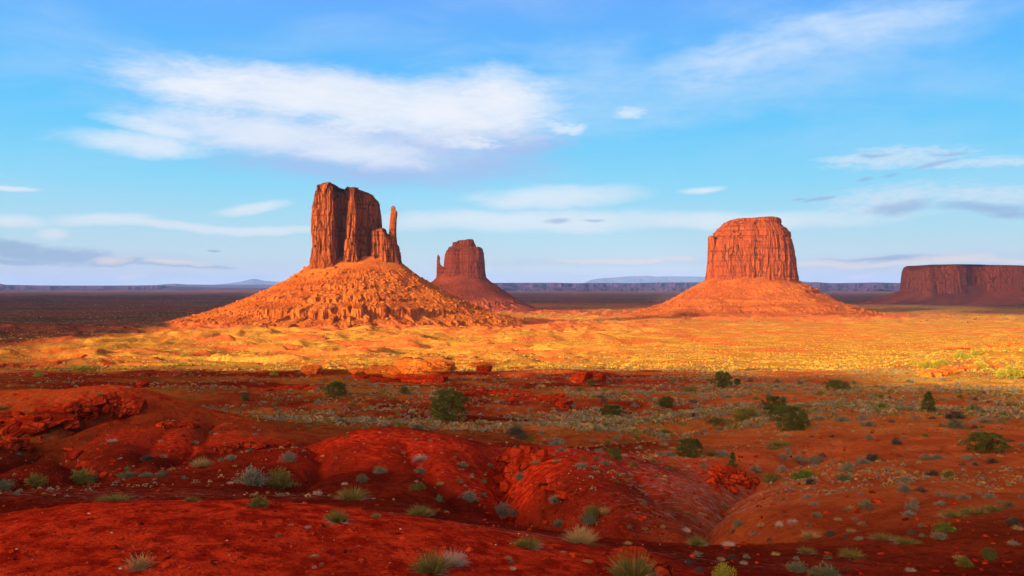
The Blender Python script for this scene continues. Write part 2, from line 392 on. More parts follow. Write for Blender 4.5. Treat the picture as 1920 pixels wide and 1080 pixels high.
GUL = [([(-60, 55.8), (30, 55.6), (70, 55.2), (110, 55.8), (140, 56.8), (185, 58), (228, 59), (262, 58.8)], 1.2, .45), ([(120, 53), (160, 46), (190, 41), (250, 37.5), (60, 35)], 1.5, .9), ([(620, 60), (500, 50), (430, 44), (330, 41), (230, 38.5)], 1.2, 1.0),
       ([(930, 43), (938, 37), (955, 31.5), (1050, 27), (1180, 24.5), (1330, 23.5)], 1.7, 1.0), ([(1520, 50), (1420, 43), (1365, 37), (1330, 30), (1270, 25)], 1.1, 1.0),
       ([(1400, 82), (1300, 72), (1180, 64), (1080, 60), (1000, 66)], 1.2, 1.6), ([(360, 64), (300, 55), (260, 48), (215, 42)], .35, .8), ([(1900, 30), (1750, 27), (1600, 24), (1450, 21)], .5, .8), ([(70, 53), (20, 46), (-60, 42)], 1.0, .8), ([(590, 41), (600, 35), (530, 29.5)], .7, .7), ([(760, 39), (815, 34), (870, 29)], .6, .6), ([(1190, 37), (1260, 31), (1330, 27)], .6, .6),
       ([(1640, 62), (1560, 52), (1500, 45)], .5, .9), ([(400, 62), (380, 56), (330, 50), (300, 45)], .7, .6)]
GUL = [([(X(a, b), b) for a, b in pl], d, w_) for pl, d, w_ in GUL]
BW = []
for (px, D, sx, sy, h, rot) in BUMPS:
    BW.append((X(px, D), D, sx, sy, h, math.cos(R(rot)), math.sin(R(rot))))
BUTTES = [(-272., 1500., 430.), (-172., 2900., 420.), (672., 2400., 440.)]
def H(x, y, parts=False):
    x, y = np.broadcast_arrays(np.asarray(x, float), np.asarray(y, float)); shp = x.shape
    x = x.ravel(); y = y.ravel()
    yy = np.maximum(y, .5)
    z = np.interp(np.log(yy), PL, PZ)
    z = np.where(y < .5, -1.75 + .03 * (y - .5), z)
    r = np.sqrt(x * x + y * y)
    for (cx, cy, sx, sy, h, c, s) in BW:
        R_ = 4.2 * max(sx, sy)
        k = np.nonzero((np.abs(x - cx) < R_) & (np.abs(y - cy) < R_))[0]
        if not len(k): continue
        dx = x[k] - cx; dy = y[k] - cy
        u = (dx * c + dy * s) / sx; v = (-dx * s + dy * c) / sy
        z[k] += h * np.exp(-.5 * (u * u + v * v))
    lam = 1.1; k_ = 0
    while lam < 900:
        k = np.nonzero((r > 2.2 * lam) & ((lam > 3) | (r < 1500)))[0]
        if len(k):
            rk = r[k]
            amp = .030 * lam * sstep(rk, 2.2 * lam, 7 * lam) * (1 - .65 * sstep(rk, 260 * lam, 900 * lam))
            if lam > 200: amp = amp * .35
            n = perlin(x[k] / lam + 31.7 * k_, y[k] / lam - 12.9 * k_, 50 + k_)
            if k_ % 2: n = (1 - np.abs(n) * 2) * .55 - .1
            z[k] += amp * n * .8
        lam *= 1.9; k_ += 1
    k = np.nonzero((r < 160) & (r > 5))[0]
    if len(k):
        X_ = x[k]; Y_ = y[k]; rk = r[k]; dz = np.zeros(len(k))
        # gullies cut along polylines
        near = np.nonzero((rk < 110) & (rk > 14))[0]
        xn = X_[near]; yn = Y_[near]
        if len(near):
            f1 = fbm(xn / 2.3, yn / 2.3, 600, 3); f2 = fbm(xn / 2.9, yn / 2.9, 610, 3)
            for (pl, dep, wd) in GUL:
                dmin = np.full(len(near), 1e9)
                jx = xn + .5 * wd * f1; jy = yn + .8 * wd * f2
                for (ax, ay), (bx, by) in zip(pl[:-1], pl[1:]):
                    ux, uy = bx - ax, by - ay; t = np.clip(((jx - ax) * ux + (jy - ay) * uy) / (ux * ux + uy * uy), 0, 1)
                    dmin = np.minimum(dmin, (jx - ax - t * ux) ** 2 + ((jy - ay - t * uy) * .7) ** 2)
                dz[near] -= dep * np.exp(-np.sqrt(dmin) / wd)
        # small wash-boarding of the nearest clay
        dz += .05 * fbm(X_ / .45, Y_ / .45, 9, 4, .65) * sstep(rk, 6, 14) * (1 - sstep(rk, 60, 130))
        # rill erosion on the steep flanks of the clay mounds
        dz -= .09 * np.maximum(0, ridged(X_ / 1.3 + .6 * fbm(X_ / 3, Y_ / 3, 78, 3), Y_ / 4, 77, 3) - .45) * sstep(rk, 18, 30) * (1 - sstep(rk, 80, 160))
        z[k] += dz
    # rock benches stepping down across the middle distance
    rock = np.zeros_like(z)
    k = np.nonzero((r > 75) & (r < 600))[0]
    if len(k):
        X_ = x[k]; Y_ = y[k]; rk = r[k]
        tw = sstep(rk, 75, 110) * (1 - sstep(rk, 380, 600)) * (1 - .85 * sstep(X_ / yy[k], .12, .28)) * sstep(fbm(X_ / 60, Y_ / 35, 123, 3), -.25, .12)
        st = 1.7; q = z[k] / st + fbm(X_ / 28, Y_ / 16, 321, 5) * 1.1; fr = q - np.floor(q)
        z[k] += tw * (sstep(fr, .80, .93) - fr) * st * .62
        rock[k] = tw * sstep(fr, .76, .84) * (1 - sstep(fr, .93, .98))
    k = np.nonzero((y > 250) & (r < 4500))[0]
    if len(k):
        X_ = x[k]; Y_ = y[k]; rk = r[k]
        # dissected badland ridges round the feet of the buttes
        bad = np.zeros(len(k))
        for (bx, by, br) in BUTTES:
            d = np.sqrt((X_ - bx) ** 2 + (Y_ - by) ** 2)
            bad = np.maximum(bad, np.exp(-((d - br * .85) / (br * .55)) ** 2))
        bad = bad * sstep(Y_, 300, 700)
        dz = bad * (10.0 * (ridged(X_ / 110, Y_ / 75, 401, 4) - .55) + 3.0 * ridged(X_ / 34, Y_ / 26, 402, 3) - 1.5)
        lf = sstep(Y_, 300, 480) * (1 - sstep(Y_, 1300, 1900)) * (1 - sstep(X_ / Y_, -.05, .2))
        dz += lf * 4.5 * (ridged(X_ / 75, Y_ / 60, 411, 4) - .5)
        # low scarped rises on the sunlit plain
        sw = sstep(rk, 290, 400) * (1 - sstep(rk, 1300, 1900)) * (1 - .9 * sstep(X_ / Y_, .08, .22))
        dz += sw * (2.4 * sstep(fbm(X_ / 95, Y_ / 60, 931, 3), .05, .16) + .9 * sstep(fbm(X_ / 34, Y_ / 26, 941, 3), .08, .22))
        z[k] += dz
    z = z.reshape(shp)
    if parts: return z, dict(tw=rock.reshape(shp))
    return z

def hit(pts):
    """pixels -> ground points where the sight line first meets the terrain"""
    pts = np.array(pts, float); n = len(pts)
    D = np.exp(np.linspace(math.log(7), math.log(9000), 620))
    res = np.zeros((n, 3))
    for a in range(0, n, 200):
        p = pts[a:a + 200]; j = np.arange(len(p))
        def test(Dm):
            x = (p[:, :1] - 960) / F * Dm
            below = H(x, Dm) >= (HY - p[:, 1:2]) / F * Dm
            i = np.argmax(below, 1); return np.where(below.any(1), i, Dm.shape[1] - 1)
        i = test(np.broadcast_to(D[None], (len(p), len(D))))
        lo = D[np.maximum(i - 1, 0)]; hi = D[i]
        Dm = lo[:, None] + (hi - lo)[:, None] * np.linspace(0, 1, 16)[None]
        i = test(Dm); d = Dm[j, i]; x = (p[:, 0] - 960) / F * d
        res[a:a + 200] = np.stack([x, d, H(x, d)], -1)
    return res

# polar sheet, dense ahead, coarse behind, out to the horizon
def build_ground():
    a1 = np.linspace(R(-38), R(38), 1150)
    a2 = np.linspace(R(38), R(322), 150)[1:-1]
    A = np.concatenate([a1, a2])
    r1 = np.exp(np.linspace(math.log(1.2), math.log(9), 40))[:-1]
    r2 = np.exp(np.linspace(math.log(9), math.log(2200), 1020))[:-1]
    r3 = np.exp(np.linspace(math.log(2200), math.log(50000), 130))
    r = np.concatenate([[.02], r1, r2, r3])
    AA, RR = np.meshgrid(A, r, indexing='ij')
    x = np.sin(AA) * RR; y = np.cos(AA) * RR
    z, pt = H(x, y, True)
    z[:, 0] = z[0, 0]
    V = np.stack([x, y, z], -1).reshape(-1, 3)
    x = x.ravel(); y = y.ravel(); yy = np.maximum(y, .5); t = x / yy
    r_ = np.hypot(x, y)
    n1 = fbm(x / 9, y / 9, 700, 4); n2 = fbm(x / 2.2, y / 2.2, 701, 4)
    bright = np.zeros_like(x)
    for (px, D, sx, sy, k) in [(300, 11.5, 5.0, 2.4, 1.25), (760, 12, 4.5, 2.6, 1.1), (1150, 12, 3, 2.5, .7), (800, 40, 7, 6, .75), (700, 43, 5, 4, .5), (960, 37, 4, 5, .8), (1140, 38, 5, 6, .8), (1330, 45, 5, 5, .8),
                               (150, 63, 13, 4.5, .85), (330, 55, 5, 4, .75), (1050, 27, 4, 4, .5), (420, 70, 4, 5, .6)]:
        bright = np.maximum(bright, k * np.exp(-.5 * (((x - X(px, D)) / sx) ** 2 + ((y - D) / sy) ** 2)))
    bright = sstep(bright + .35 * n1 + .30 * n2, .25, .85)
    sand = sstep(t + .10 * n1, .10, .30) * sstep(r_, 13, 34) * .75
    sand = np.maximum(sand, sstep(r_ + 60 * n1, 200, 330))
    sand = np.maximum(sand, .45 * sstep(r_, 55, 75) * sstep(n1 + t, -.25, .2))
    f = fbm(x / 70, y / 45, 811, 5)
    veg = sstep(r_ + 40 * n1, 190, 300) * (1 - .4 * sstep(r_, 2300, 3200)) * sstep(f, -.30, .10)
    veg = np.maximum(veg, sstep(t, .34, .46) * sstep(r_, 105, 150) * sstep(f, -.5, -.1))
    veg = np.maximum(veg, .35 * sstep(r_, 50, 90) * sstep(f, -.1, .3))
    for (bx, by, br) in BUTTES:
        veg = veg * sstep(np.hypot(x - bx, y - by) + 70 * f, br * .84, br * 1.35)
    pale = np.zeros_like(x)
    for (px, D, sx, sy, k) in [(330, 14.4, 5.5, .55, .8), (120, 14.6, 4, .5, .8), (1310, 37, 2.6, 4.5, 1.0), (1350, 29, 2.2, 1.0, .9), (690, 47, 2.2, 1.6, .8), (560, 25.5, 5, .6, .6), (1180, 43, 4, 2, .6), (100, 27, 4, 1, .5), (1330, 41, 1.6, 2, 1)]:
        pale = np.maximum(pale, k * np.exp(-.5 * (((x - X(px, D)) / sx) ** 2 + ((y - D) / sy) ** 2)))
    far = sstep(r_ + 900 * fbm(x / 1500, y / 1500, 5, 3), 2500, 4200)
    # painted shade: flat left of the tall butte darkened along the clouds' shadow edge
    shade_edge = np.interp(y, [440, 530, 748, 1272, 1643, 2300, 3000], [-258, -290, -345, -500, -615, -630, -400]) + 14 * n1
    far = np.maximum(far, sstep(shade_edge - x, -6, 30) * sstep(y, 470, 560))
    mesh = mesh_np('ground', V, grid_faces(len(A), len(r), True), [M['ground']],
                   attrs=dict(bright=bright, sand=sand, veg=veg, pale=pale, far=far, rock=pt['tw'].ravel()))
    return tag(link('ground', mesh), kind='structure')
build_ground()

# ------------------------------------------------------------------ cliffs
def resample(poly, n, rnd=2):
    p = np.array(poly, float)
    for _ in range(rnd):
        q = np.roll(p, -1, 0)
        p = np.stack([.78 * p + .22 * q, .22 * p + .78 * q], 1).reshape(-1, 2)
    q = np.vstack([p, p[:1]]); s = np.concatenate([[0], np.cumsum(np.hypot(*np.diff(q, axis=0).T))])
    t = np.linspace(0, s[-1], n, endpoint=False)
    pts = np.stack([np.interp(t, s, q[:, 0]), np.interp(t, s, q[:, 1])], -1)
    d = np.roll(pts, -1, 0) - np.roll(pts, 1, 0); d /= np.maximum(np.hypot(d[:, 0], d[:, 1]), 1e-6)[:, None]
    nrm = np.stack([d[:, 1], -d[:, 0]], -1)
    area = .5 * np.sum(pts[:, 0] * np.roll(pts[:, 1], -1) - np.roll(pts[:, 0], -1) * pts[:, 1])
    if area < 0: nrm = -nrm
    return pts, nrm, t, s[-1]
def cliff(name, mat, poly, top, zb, parent, nu=700, nv=170, amp=3.0, seed=0, inset=((0, 0), (1, 0)), colw=9.0, capn=14, rough_top=1.5, beds=.6, rnd=2, basefl=3.0):
    """upright rock mass: plan outline, skyline top(x,y), fluted joints, bedding, rounded rim"""
    pts, nrm, s, L = resample(poly, nu, rnd)
    c0 = pts.mean(0)
    tz = np.array(top(pts[:, 0], pts[:, 1]), float) * np.ones(nu)
    tz = tz + rough_top * fbm(pts[:, 0] / 9 + seed, pts[:, 1] / 9, seed, 4) * 1.3
    v = np.linspace(0, 1, nv) ** .95
    V = v[None, :]; S = s[:, None]
    z = zb + (tz[:, None] - zb) * V
    ang = S / L * 2 * math.pi; rad = L / (2 * math.pi)
    cx = np.cos(ang) * rad; cy = np.sin(ang) * rad
    wob = 3.0 * fbm(cx / 40 + z / 60, cy / 40, seed + 3, 3)
    k1 = ridged(cx / (colw * 2.6) + z / 220, cy / (colw * 2.6) + z / 300, seed + 11, 2)
    crack = -np.maximum(0, k1 - .72) / .28
    lo = np.floor(z / (colw * 2.2) + 2 * fbm(cx / 20, cy / 20, seed + 5, 2))
    slab = fbm(cx / colw + wob * .05, cy / colw + lo * .35, seed + 21, 2)
    slab = np.floor(slab * 5) / 5 * .6 + slab * .4
    fl = fbm(cx / (colw * .42), cy / (colw * .42) + z / (colw * 7), seed + 31, 3)
    fine = fbm(cx / 2.4 + z / 30, cy / 2.4 + z / 11, seed + 41, 3)
    bd = perlin(z / 3.2 + .4 * wob, cx / 50, seed + 51); bd2 = perlin(z / 1.1, cx / 40, seed + 52)
    capz = sstep(V, .86, .95); basz = 1 - sstep(V, .10, .22)
    off = amp * (1.1 * slab + .9 * crack + .55 * fl + .22 * fine) + beds * (bd * (.4 + 1.6 * capz) + .5 * bd2 * (capz + .3))
    # rubble pillars standing against the foot
    pil = np.maximum(0, fbm(cx / (colw * .55), cy / (colw * .55), seed + 61, 2) + .1)
    pz = sstep(.10 + .22 * np.maximum(0, fbm(cx / (colw * .6), cy / (colw * .6), seed + 62, 2) + .3) - V, -.01, .015)
    off = off + basefl * pil * pz * 2.2 + basefl * .5 * basz
    ins = np.interp(V, [i[0] for i in inset], [i[1] for i in inset])
    rim = 1 - np.sqrt(np.clip(1 - ((V - .955) / .045).clip(0, 1) ** 2, 0, 1))
    off = off - ins - rim * amp * 1.1
    if callable(poly): pass
    x = pts[:, :1] + nrm[:, :1] * off; y = pts[:, 1:] + nrm[:, 1:] * off
    G = np.stack([x, y, z], -1)
    # cap rings drawn in to the middle
    last = G[:, -1]
    caps = []
    for k in range(1, capn + 1):
        f = k / capn
        q = last[:, :2] * (1 - f) + c0 * f
        zz = np.array(top(q[:, 0], q[:, 1]), float) * np.ones(nu) + rough_top * (fbm(q[:, 0] / 7, q[:, 1] / 7, seed + 9, 3) * 1.2 + .6 * min(1, f * 3))
        caps.append(np.stack([q[:, 0], q[:, 1], zz], -1))
    G = np.concatenate([G, np.stack(caps, 1)], 1)
    nvt = nv + capn
    me = mesh_np(name, G.reshape(-1, 3), grid_faces(nu, nvt, True), [mat], smooth=False)
    return link(name, me, parent)

def rock_geo(rng, sub=2, cuts=9, stretch=(1, 1, 1)):
    """angular boulder: a ball trimmed by random planes"""
    n = 2 ** sub * 3
    fs = []; vs = []
    g = np.linspace(-1, 1, n + 1)
    U, W = np.meshgrid(g, g, indexing='ij')
    for ax in range(3):
        for sg in (-1, 1):
            p = np.zeros((n + 1, n + 1, 3)); p[..., ax] = sg; p[..., (ax + 1) % 3] = U; p[..., (ax + 2) % 3] = W * sg
            b = len(vs) * (n + 1) ** 2
            vs.append(p.reshape(-1, 3)); fs.append(grid_faces(n + 1, n + 1) + b)
    p = np.concatenate(vs); f = np.concatenate(fs)
    p = p / np.linalg.norm(p, axis=1)[:, None]
    for _ in range(cuts):
        d = rng.normal(size=3); d /= np.linalg.norm(d); o = rng.uniform(.45, .8)
        k = p @ d; over = np.maximum(0, k - o); p = p - over[:, None] * d
    p = p + .03 * np.stack([fbm(p[:, 0] * 4 + i * 7, p[:, 1] * 4 + p[:, 2] * 3, 7 + i, 2) for i in range(3)], -1)
    return p * np.array(stretch), f

def scatter_rocks(name, mat, pts, sizes, parent, seed, squash=.6):
    """one mesh of many small angular rocks (a boulder field)"""
    rng = np.random.default_rng(seed)
    base = []
    for i in range(8):
        base.append(rock_geo(rng, 0, 7, (1, .8, squash)))
    Vs = []; Fs = []; o = 0
    for p, s in zip(pts, sizes):
        b, f = base[rng.integers(8)]
        a = rng.uniform(0, 6.28); c_, s_ = math.cos(a), math.sin(a)
        v = b * s; v = np.stack([v[:, 0] * c_ - v[:, 1] * s_, v[:, 0] * s_ + v[:, 1] * c_, v[:, 2]], -1) + p
        Vs.append(v); Fs.append(f + o); o += len(v)
    return link(name, mesh_np(name, np.concatenate(Vs), np.concatenate(Fs), [mat], smooth=False), parent)

def talus(name, mat, c, rin, rout, prof, parent, nth=900, nr=260, amp=1.0, seed=0, ledges=(), boulders=0, bsize=(1.2, 4.5), zbase=None, bmat=None):
    """skirt of rubble round a cliff. rin/rout(theta) radii, prof list of (0..1, z)"""
    th = np.linspace(0, 2 * math.pi, nth, endpoint=False)[:, None]
    q = np.linspace(-.12, 1.12, nr)[None, :]
    ri = rin(th); ro = rout(th)
    r = ri + (ro - ri) * q; r = np.maximum(r, 1)
    x = c[0] + np.cos(th) * r; y = c[1] + np.sin(th) * r
    z = np.interp(np.broadcast_to(q, r.shape), [p[0] for p in prof], [p[1] for p in prof])
    env = sstep(q, -.02, .15) * (1 - .3 * sstep(q, .75, 1.0))
    mr = float(np.mean(ro - ri))
    aa = np.cos(th) * 6 + 3.37; bb = np.sin(th) * 6 + 7.61
    wq = .55 * fbm(x / 70, y / 70, seed + 12, 4)
    gul = ridged(aa * .8 + seed + wq, bb * .8 + q * .9 + wq, seed + 1, 4) - .5
    gul2 = (ridged(aa * 2.9 + seed + wq * 1.6, bb * 2.9 + q * 2.6, seed + 2, 3) - .5) * sstep(fbm(x / 50, y / 50, seed + 13, 3), -.35, .3)
    lump = fbm(x / 26, y / 26, seed + 3, 5, .6)
    rg = fbm(x / 5.5, y / 5.5, seed + 4, 4, .65)
    z = z + env * amp * (mr / 250) * (-5.0 * gul * (.2 + q) - 3.0 * gul2 * (1 - .5 * q) + 4.5 * lump + 3.2 * rg)
    for (zl, h, s, side, wth) in ledges:
        zw = zl + 2.0 * fbm(np.cos(th) * 5, np.sin(th) * 5, seed + 8, 3)
        f = (z - zw); m = np.exp(-(np.angle(np.exp(1j * (th - side))) / wth) ** 4)
        m = m * sstep(fbm(aa * 2.2, bb * 2.2, seed + 15, 3), -.35, -.1)
        jag = 1 + .5 * fbm(aa * 16, bb * 16, seed + 16, 2)
        z = z + m * h * .5 * (np.tanh(f / (s * jag)) - np.clip(f / (h * 1.6), -1, 1))
    # the skirt's foot dives under the valley floor
    g = H(x, y)
    hem = sstep(q, .82, 1.06)
    z = z * (1 - hem) + np.minimum(z, g - 1.5) * hem
    G = np.stack([x, y, z], -1)
    me = mesh_np(name, G.reshape(-1, 3), grid_faces(nth, nr, True), [mat], smooth=False)
    o = link(name, me, parent)
    if boulders:
        rng = np.random.default_rng(seed + 99)
        i = rng.integers(0, nth, boulders * 2); j = rng.integers(int(nr * .12), int(nr * .80), boulders * 2)
        keep = (np.sin(th[i, 0]) < .35)
        cl = fbm(x[i, j] / 40, y[i, j] / 40, seed + 77, 3) > rng.uniform(-.5, .35, boulders * 2)
        i = i[keep & cl][:boulders]; j = j[keep & cl][:boulders]
        P = G[i, j]; sz = bsize[0] + (bsize[1] - bsize[0]) * rng.random(len(P)) ** 4
        b = scatter_rocks('boulders', bmat or M['boulder_far'], P, sz, o, seed + 5)
        b['kind'] = 'stuff'
    return o

def empty(name, loc=(0, 0, 0)):
    o = bpy.data.objects.new(name, None); col.objects.link(o); o.location = loc; o.empty_display_size = 1
    return o
def fparent(root):
    """children are modelled in world space: undo the parent's offset"""
    inv = Vector(root.location)
    for ch in root.children:
        if ch.location == Vector((0, 0, 0)): ch.location = -inv

def skyline(D, pts, cx=960):
    xs = [X(p[0], D) for p in pts]; zs = [Z(p[1], D) for p in pts]
    return lambda x, y: np.interp(x, xs, zs)

# ---- west butte: tower with a free-standing thumb on the right
D1 = 1500.; k1 = D1 / F
def wp(px, dy): return (X(px, D1), D1 + dy)
b1 = empty('butte', (X(670, D1), D1, -72))
poly = [wp(587, 4), wp(590, -26), wp(598, -36), wp(612, -34), wp(614, -40), wp(632, -40), wp(634, -36), wp(633.5, 4), wp(640, 10), wp(655, 4), wp(656, -24), wp(658, -30), wp(671, -32), wp(673, -28), wp(674, -8), wp(684, -6), wp(687, 8), wp(697, 12), wp(700, 22), wp(708, 28),
        wp(708, 52), wp(690, 62), wp(650, 66), wp(610, 58), wp(590, 34)]
top1 = skyline(D1, [(580, 356), (592, 362), (600, 351), (612, 346), (622, 345), (631, 350), (636, 355), (655, 353), (668, 354), (682, 358), (692, 362), (702, 367), (712, 372)])
cliff('cliff', M['cliff'], poly, top1, 26, b1, 1500, 260, 3.6, 3, ((0, -1.5), (.25, 0), (.6, -.5), (.8, 1.5), (.92, 5.0), (1, 9)), 8, beds=.5, basefl=2.6, rnd=1)
shp = [wp(694, 6), wp(699, -10), wp(706, -14), wp(713, -8), wp(716, -18), wp(727, -20), wp(734, -14), wp(740, -10), wp(749, 0), wp(753, 14), wp(750, 34), wp(720, 44), wp(700, 40)]
top1b = skyline(D1, [(690, 430), (704, 432), (708, 436), (711, 428), (718, 429), (721, 437), (728, 441), (731, 448), (737, 452), (745, 462), (748, 472), (752, 494), (756, 502)])
cliff('shoulder', M['cliff'], shp, top1b, 18, b1, 700, 130, 2.2, 15, ((0, -2), (.5, 0), (1, 1.5)), 6, rough_top=1.5, basefl=1.5)
# thumb: tapered column, widths read level by level
def column(name, mat, D, lv, depth, parent, seed, amp=.8, dy=0, nu=160):
    zs = np.array([Z(p[0], D) for p in lv])[::-1]; xl = np.array([X(p[1], D) for p in lv])[::-1]; xr = np.array([X(p[2], D) for p in lv])[::-1]
    nz = 150
    z = np.linspace(zs[0], zs[-1], nz)
    cx = np.interp(z, zs, (xl + xr) / 2); hw = np.interp(z, zs, (xr - xl) / 2)
    a = np.linspace(0, 2 * math.pi, nu, endpoint=False)[:, None]
    ca, sa = np.cos(a), np.sin(a)
    sq = (np.abs(ca) ** 3.2 + np.abs(sa) ** 3.2) ** (-1 / 3.2)
    n = amp * (fbm(ca * 1.6 + seed, sa * 1.6 + z[None] / 22, seed, 4) + .4 * perlin(z[None] / 2.5, ca * .5, seed + 5) + .5 * np.floor(3 * fbm(ca * 2 + 9, sa * 2 + z[None] / 40, seed + 7, 2)) / 3)
    rim = np.sqrt(np.clip(1 - ((z - (zs[-1] - hw[-1] * .5)) / (hw[-1] * .5)).clip(0, 1) ** 2 * .85, 0, 1))[None]
    x = cx[None] + (hw[None] * rim + n) * ca * sq; y = D + dy + (hw[None] * depth * rim + n) * sa * sq
    G = np.stack([x, y, np.broadcast_to(z[None], x.shape)], -1)
    ce = G[:, -1:].mean(0, keepdims=True)
    G = np.concatenate([G, (G[:, -1:] * .4 + ce * .6) + [0, 0, .5], np.repeat(ce + [0, 0, .6], nu, 0)], 1)
    return link(name, mesh_np(name, G.reshape(-1, 3), grid_faces(nu, nz + 2, True), [mat], smooth=False), parent)
column('thumb', M['cliff'], D1, [(386.5, 733.5, 741), (394, 732.5, 741.5), (396, 733, 744.5), (403, 732, 745), (412, 731, 743.5), (440, 728.5, 742.5), (460, 728, 744.5), (480, 727, 748), (510, 724, 755)], .95, b1, 5, .55, 2)
# leaning pillar in the alcove
column('pillar', M['cliff'], D1, [(447, 657, 662), (451, 653, 664), (458, 652, 665), (475, 651, 666), (500, 649, 668)], .8, b1, 8, .6, -26)
prof1 = [(-.12, 48), (0, 36), (.04, 28), (.12, 12), (.25, -8), (.40, -27), (.55, -44), (.72, -58), (.88, -68), (1, -75), (1.12, -80)]
def rin1(th): return 1 / np.sqrt((np.cos(th) / 80) ** 2 + (np.sin(th) / 46) ** 2)
def rout1(th): return 345 + 20 * np.cos(th - math.pi) + 12 * np.sin(3 * th) + 14 * np.cos(5 * th + 1)
talus('talus_slope', M['talus'], (X(668, D1), D1 + 10), rin1, rout1, prof1, b1, 1500, 420, .62, 21,
      ledges=((-46, 15, .5, -math.pi / 2 + .1, .9), (-6, 6, .5, -math.pi / 2 - .5, .8), (-26, 7, .5, -math.pi / 2 - .2, 1.0), (-62, 7, .7, -math.pi / 2, 1.3)), boulders=2600, bsize=(.7, 5.5))
fparent(b1)
tag(b1, 'tall sunlit red sandstone butte with a thin free-standing thumb spire on its right side', 'butte', 'sandstone buttes rising from the valley')

# ---- east butte, further back, with a thin spire on its left
D2 = 2900.
b2 = empty('butte', (X(865, D2), D2, -92))
def ep(px, dy): return (X(px, D2), D2 + dy)
poly = [ep(831, 10), ep(836, -40), ep(850, -58), ep(868, -52), ep(880, -60), ep(898, -50), ep(907, -30), ep(909, 10), ep(905, 60), ep(870, 80), ep(838, 60)]
top2 = skyline(D2, [(826, 470), (832, 470), (836, 468), (840, 464), (847, 463), (880, 463), (904, 463.5), (912, 466)])
cliff('cliff', M['cliff_shade'], poly, top2, 8, b2, 620, 130, 2.6, 33, ((0, -5), (.3, -2), (.6, 0), (.85, 3), (.96, 7), (1, 9)), 14, basefl=2)
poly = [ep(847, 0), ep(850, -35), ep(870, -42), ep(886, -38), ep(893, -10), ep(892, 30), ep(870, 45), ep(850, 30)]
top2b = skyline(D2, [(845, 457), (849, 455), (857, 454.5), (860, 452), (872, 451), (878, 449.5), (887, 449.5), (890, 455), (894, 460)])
cliff('cap', M['cliff_shade'], poly, top2b, Z(466, D2), b2, 300, 30, 2.0, 35, ((0, 0), (1, 2)), 12, basefl=0, beds=1.5)
column('spire', M['cliff_shade'], D2, [(478, 821.6, 823), (481, 820.5, 825), (484, 820.3, 825.6), (492, 819.8, 825.2), (497, 819.6, 827), (503, 819.4, 835), (515, 819, 838), (530, 817, 842)], .5, b2, 44, 1.0, -10)
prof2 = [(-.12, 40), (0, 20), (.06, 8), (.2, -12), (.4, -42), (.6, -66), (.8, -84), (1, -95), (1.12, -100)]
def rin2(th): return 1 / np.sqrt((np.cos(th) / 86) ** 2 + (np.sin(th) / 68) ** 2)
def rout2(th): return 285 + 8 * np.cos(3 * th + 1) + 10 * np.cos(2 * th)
talus('talus_slope', M['talus_shade'], (X(865, D2), D2), rin2, rout2, prof2, b2, 900, 220, .62, 51, ledges=((-64, 13, 1.0, -math.pi / 2 + .3, .8), (-86, 6, 1, -math.pi / 2, 1.0)), boulders=450, bsize=(2, 7), bmat=M['talus_shade'])
fparent(b2)
tag(b2, 'darker red butte in the middle distance with a thin spire on its left shoulder', 'butte', 'sandstone buttes rising from the valley')

# ---- right butte: broad round tower with a layered flat cap
D3 = 2400.
b3 = empty('butte', (X(1408, D3), D3, -88))
def mp(px, dy): return (X(px, D3), D3 + dy)
poly = [mp(1330, 10), mp(1334, -45), mp(1346, -78), mp(1362, -92), mp(1380, -90), mp(1388, -104), mp(1410, -98), mp(1424, -108), mp(1446, -100), mp(1462, -88), mp(1478, -62), mp(1488, -30), mp(1491, 12), mp(1486, 60), mp(1460, 96), mp(1400, 108), mp(1350, 88), mp(1332, 50)]
cliff('cliff', M['cliff_red'], poly, lambda x, y: Z(441, D3) + 0 * x, -4, b3, 1200, 200, 4.6, 63, ((0, -2), (.2, -1), (.5, 2), (.75, 8), (.9, 13), (1, 20)), 12, basefl=2.4, beds=.8)
poly2 = [(x * .885 + X(1411, D3) * .115, D3 + (y - D3) * .84) for (x, y) in poly]
cliff('upper_beds', M['cliff_red'], poly2, lambda x, y: Z(416.5, D3) + 0 * x, Z(444, D3), b3, 700, 60, 2.2, 67, ((0, 0), (.3, 2), (.34, 7), (.6, 14), (.64, 19), (1, 32)), 9, basefl=0, beds=2.2, rough_top=1)
poly3 = [(X(1415.5, D3) + (x - X(1411, D3)) * .605, D3 + (y - D3) * .60) for (x, y) in poly]
cliff('cap', M['cliff_red'], poly3, skyline(D3, [(1360, 414), (1369, 413), (1380, 411.5), (1400, 411.5), (1418, 410), (1438, 408.5), (1450, 410), (1464, 413)]), Z(420, D3), b3, 500, 26, 2.4, 69, ((0, 3), (.4, 0), (1, 0)), 9, basefl=0, beds=1.6, rough_top=1.6)
column('pillar', M['cliff_red'], D3, [(442.5, 1327.5, 1337), (445, 1327, 1339), (470, 1326.5, 1340), (500, 1325.5, 1341), (515, 1323, 1342), (535, 1321, 1344)], 1.4, b3, 71, .9, -8)
prof3 = [(-.12, 30), (0, 12), (.05, 4), (.18, -14), (.36, -40), (.5, -56), (.68, -70), (.85, -80), (1, -87), (1.12, -93)]
def rin3(th): return 1 / np.sqrt((np.cos(th) / 124) ** 2 + (np.sin(th) / 112) ** 2)
def rout3(th): return 372 + 14 * np.cos(3 * th + 2) + 10 * np.cos(5 * th)
talus('talus_slope', M['talus_red'], (X(1408, D3), D3), rin3, rout3, prof3, b3, 1200, 300, .50, 81, ledges=((-20, 7, .6, -math.pi / 2 + .6, .8), (-44, 5, .6, -math.pi / 2, 1.2), (-64, 7, .6, -math.pi / 2 + .2, 1.2)), boulders=1800, bsize=(1.0, 6), bmat=M['boulder_far'])
fparent(b3)
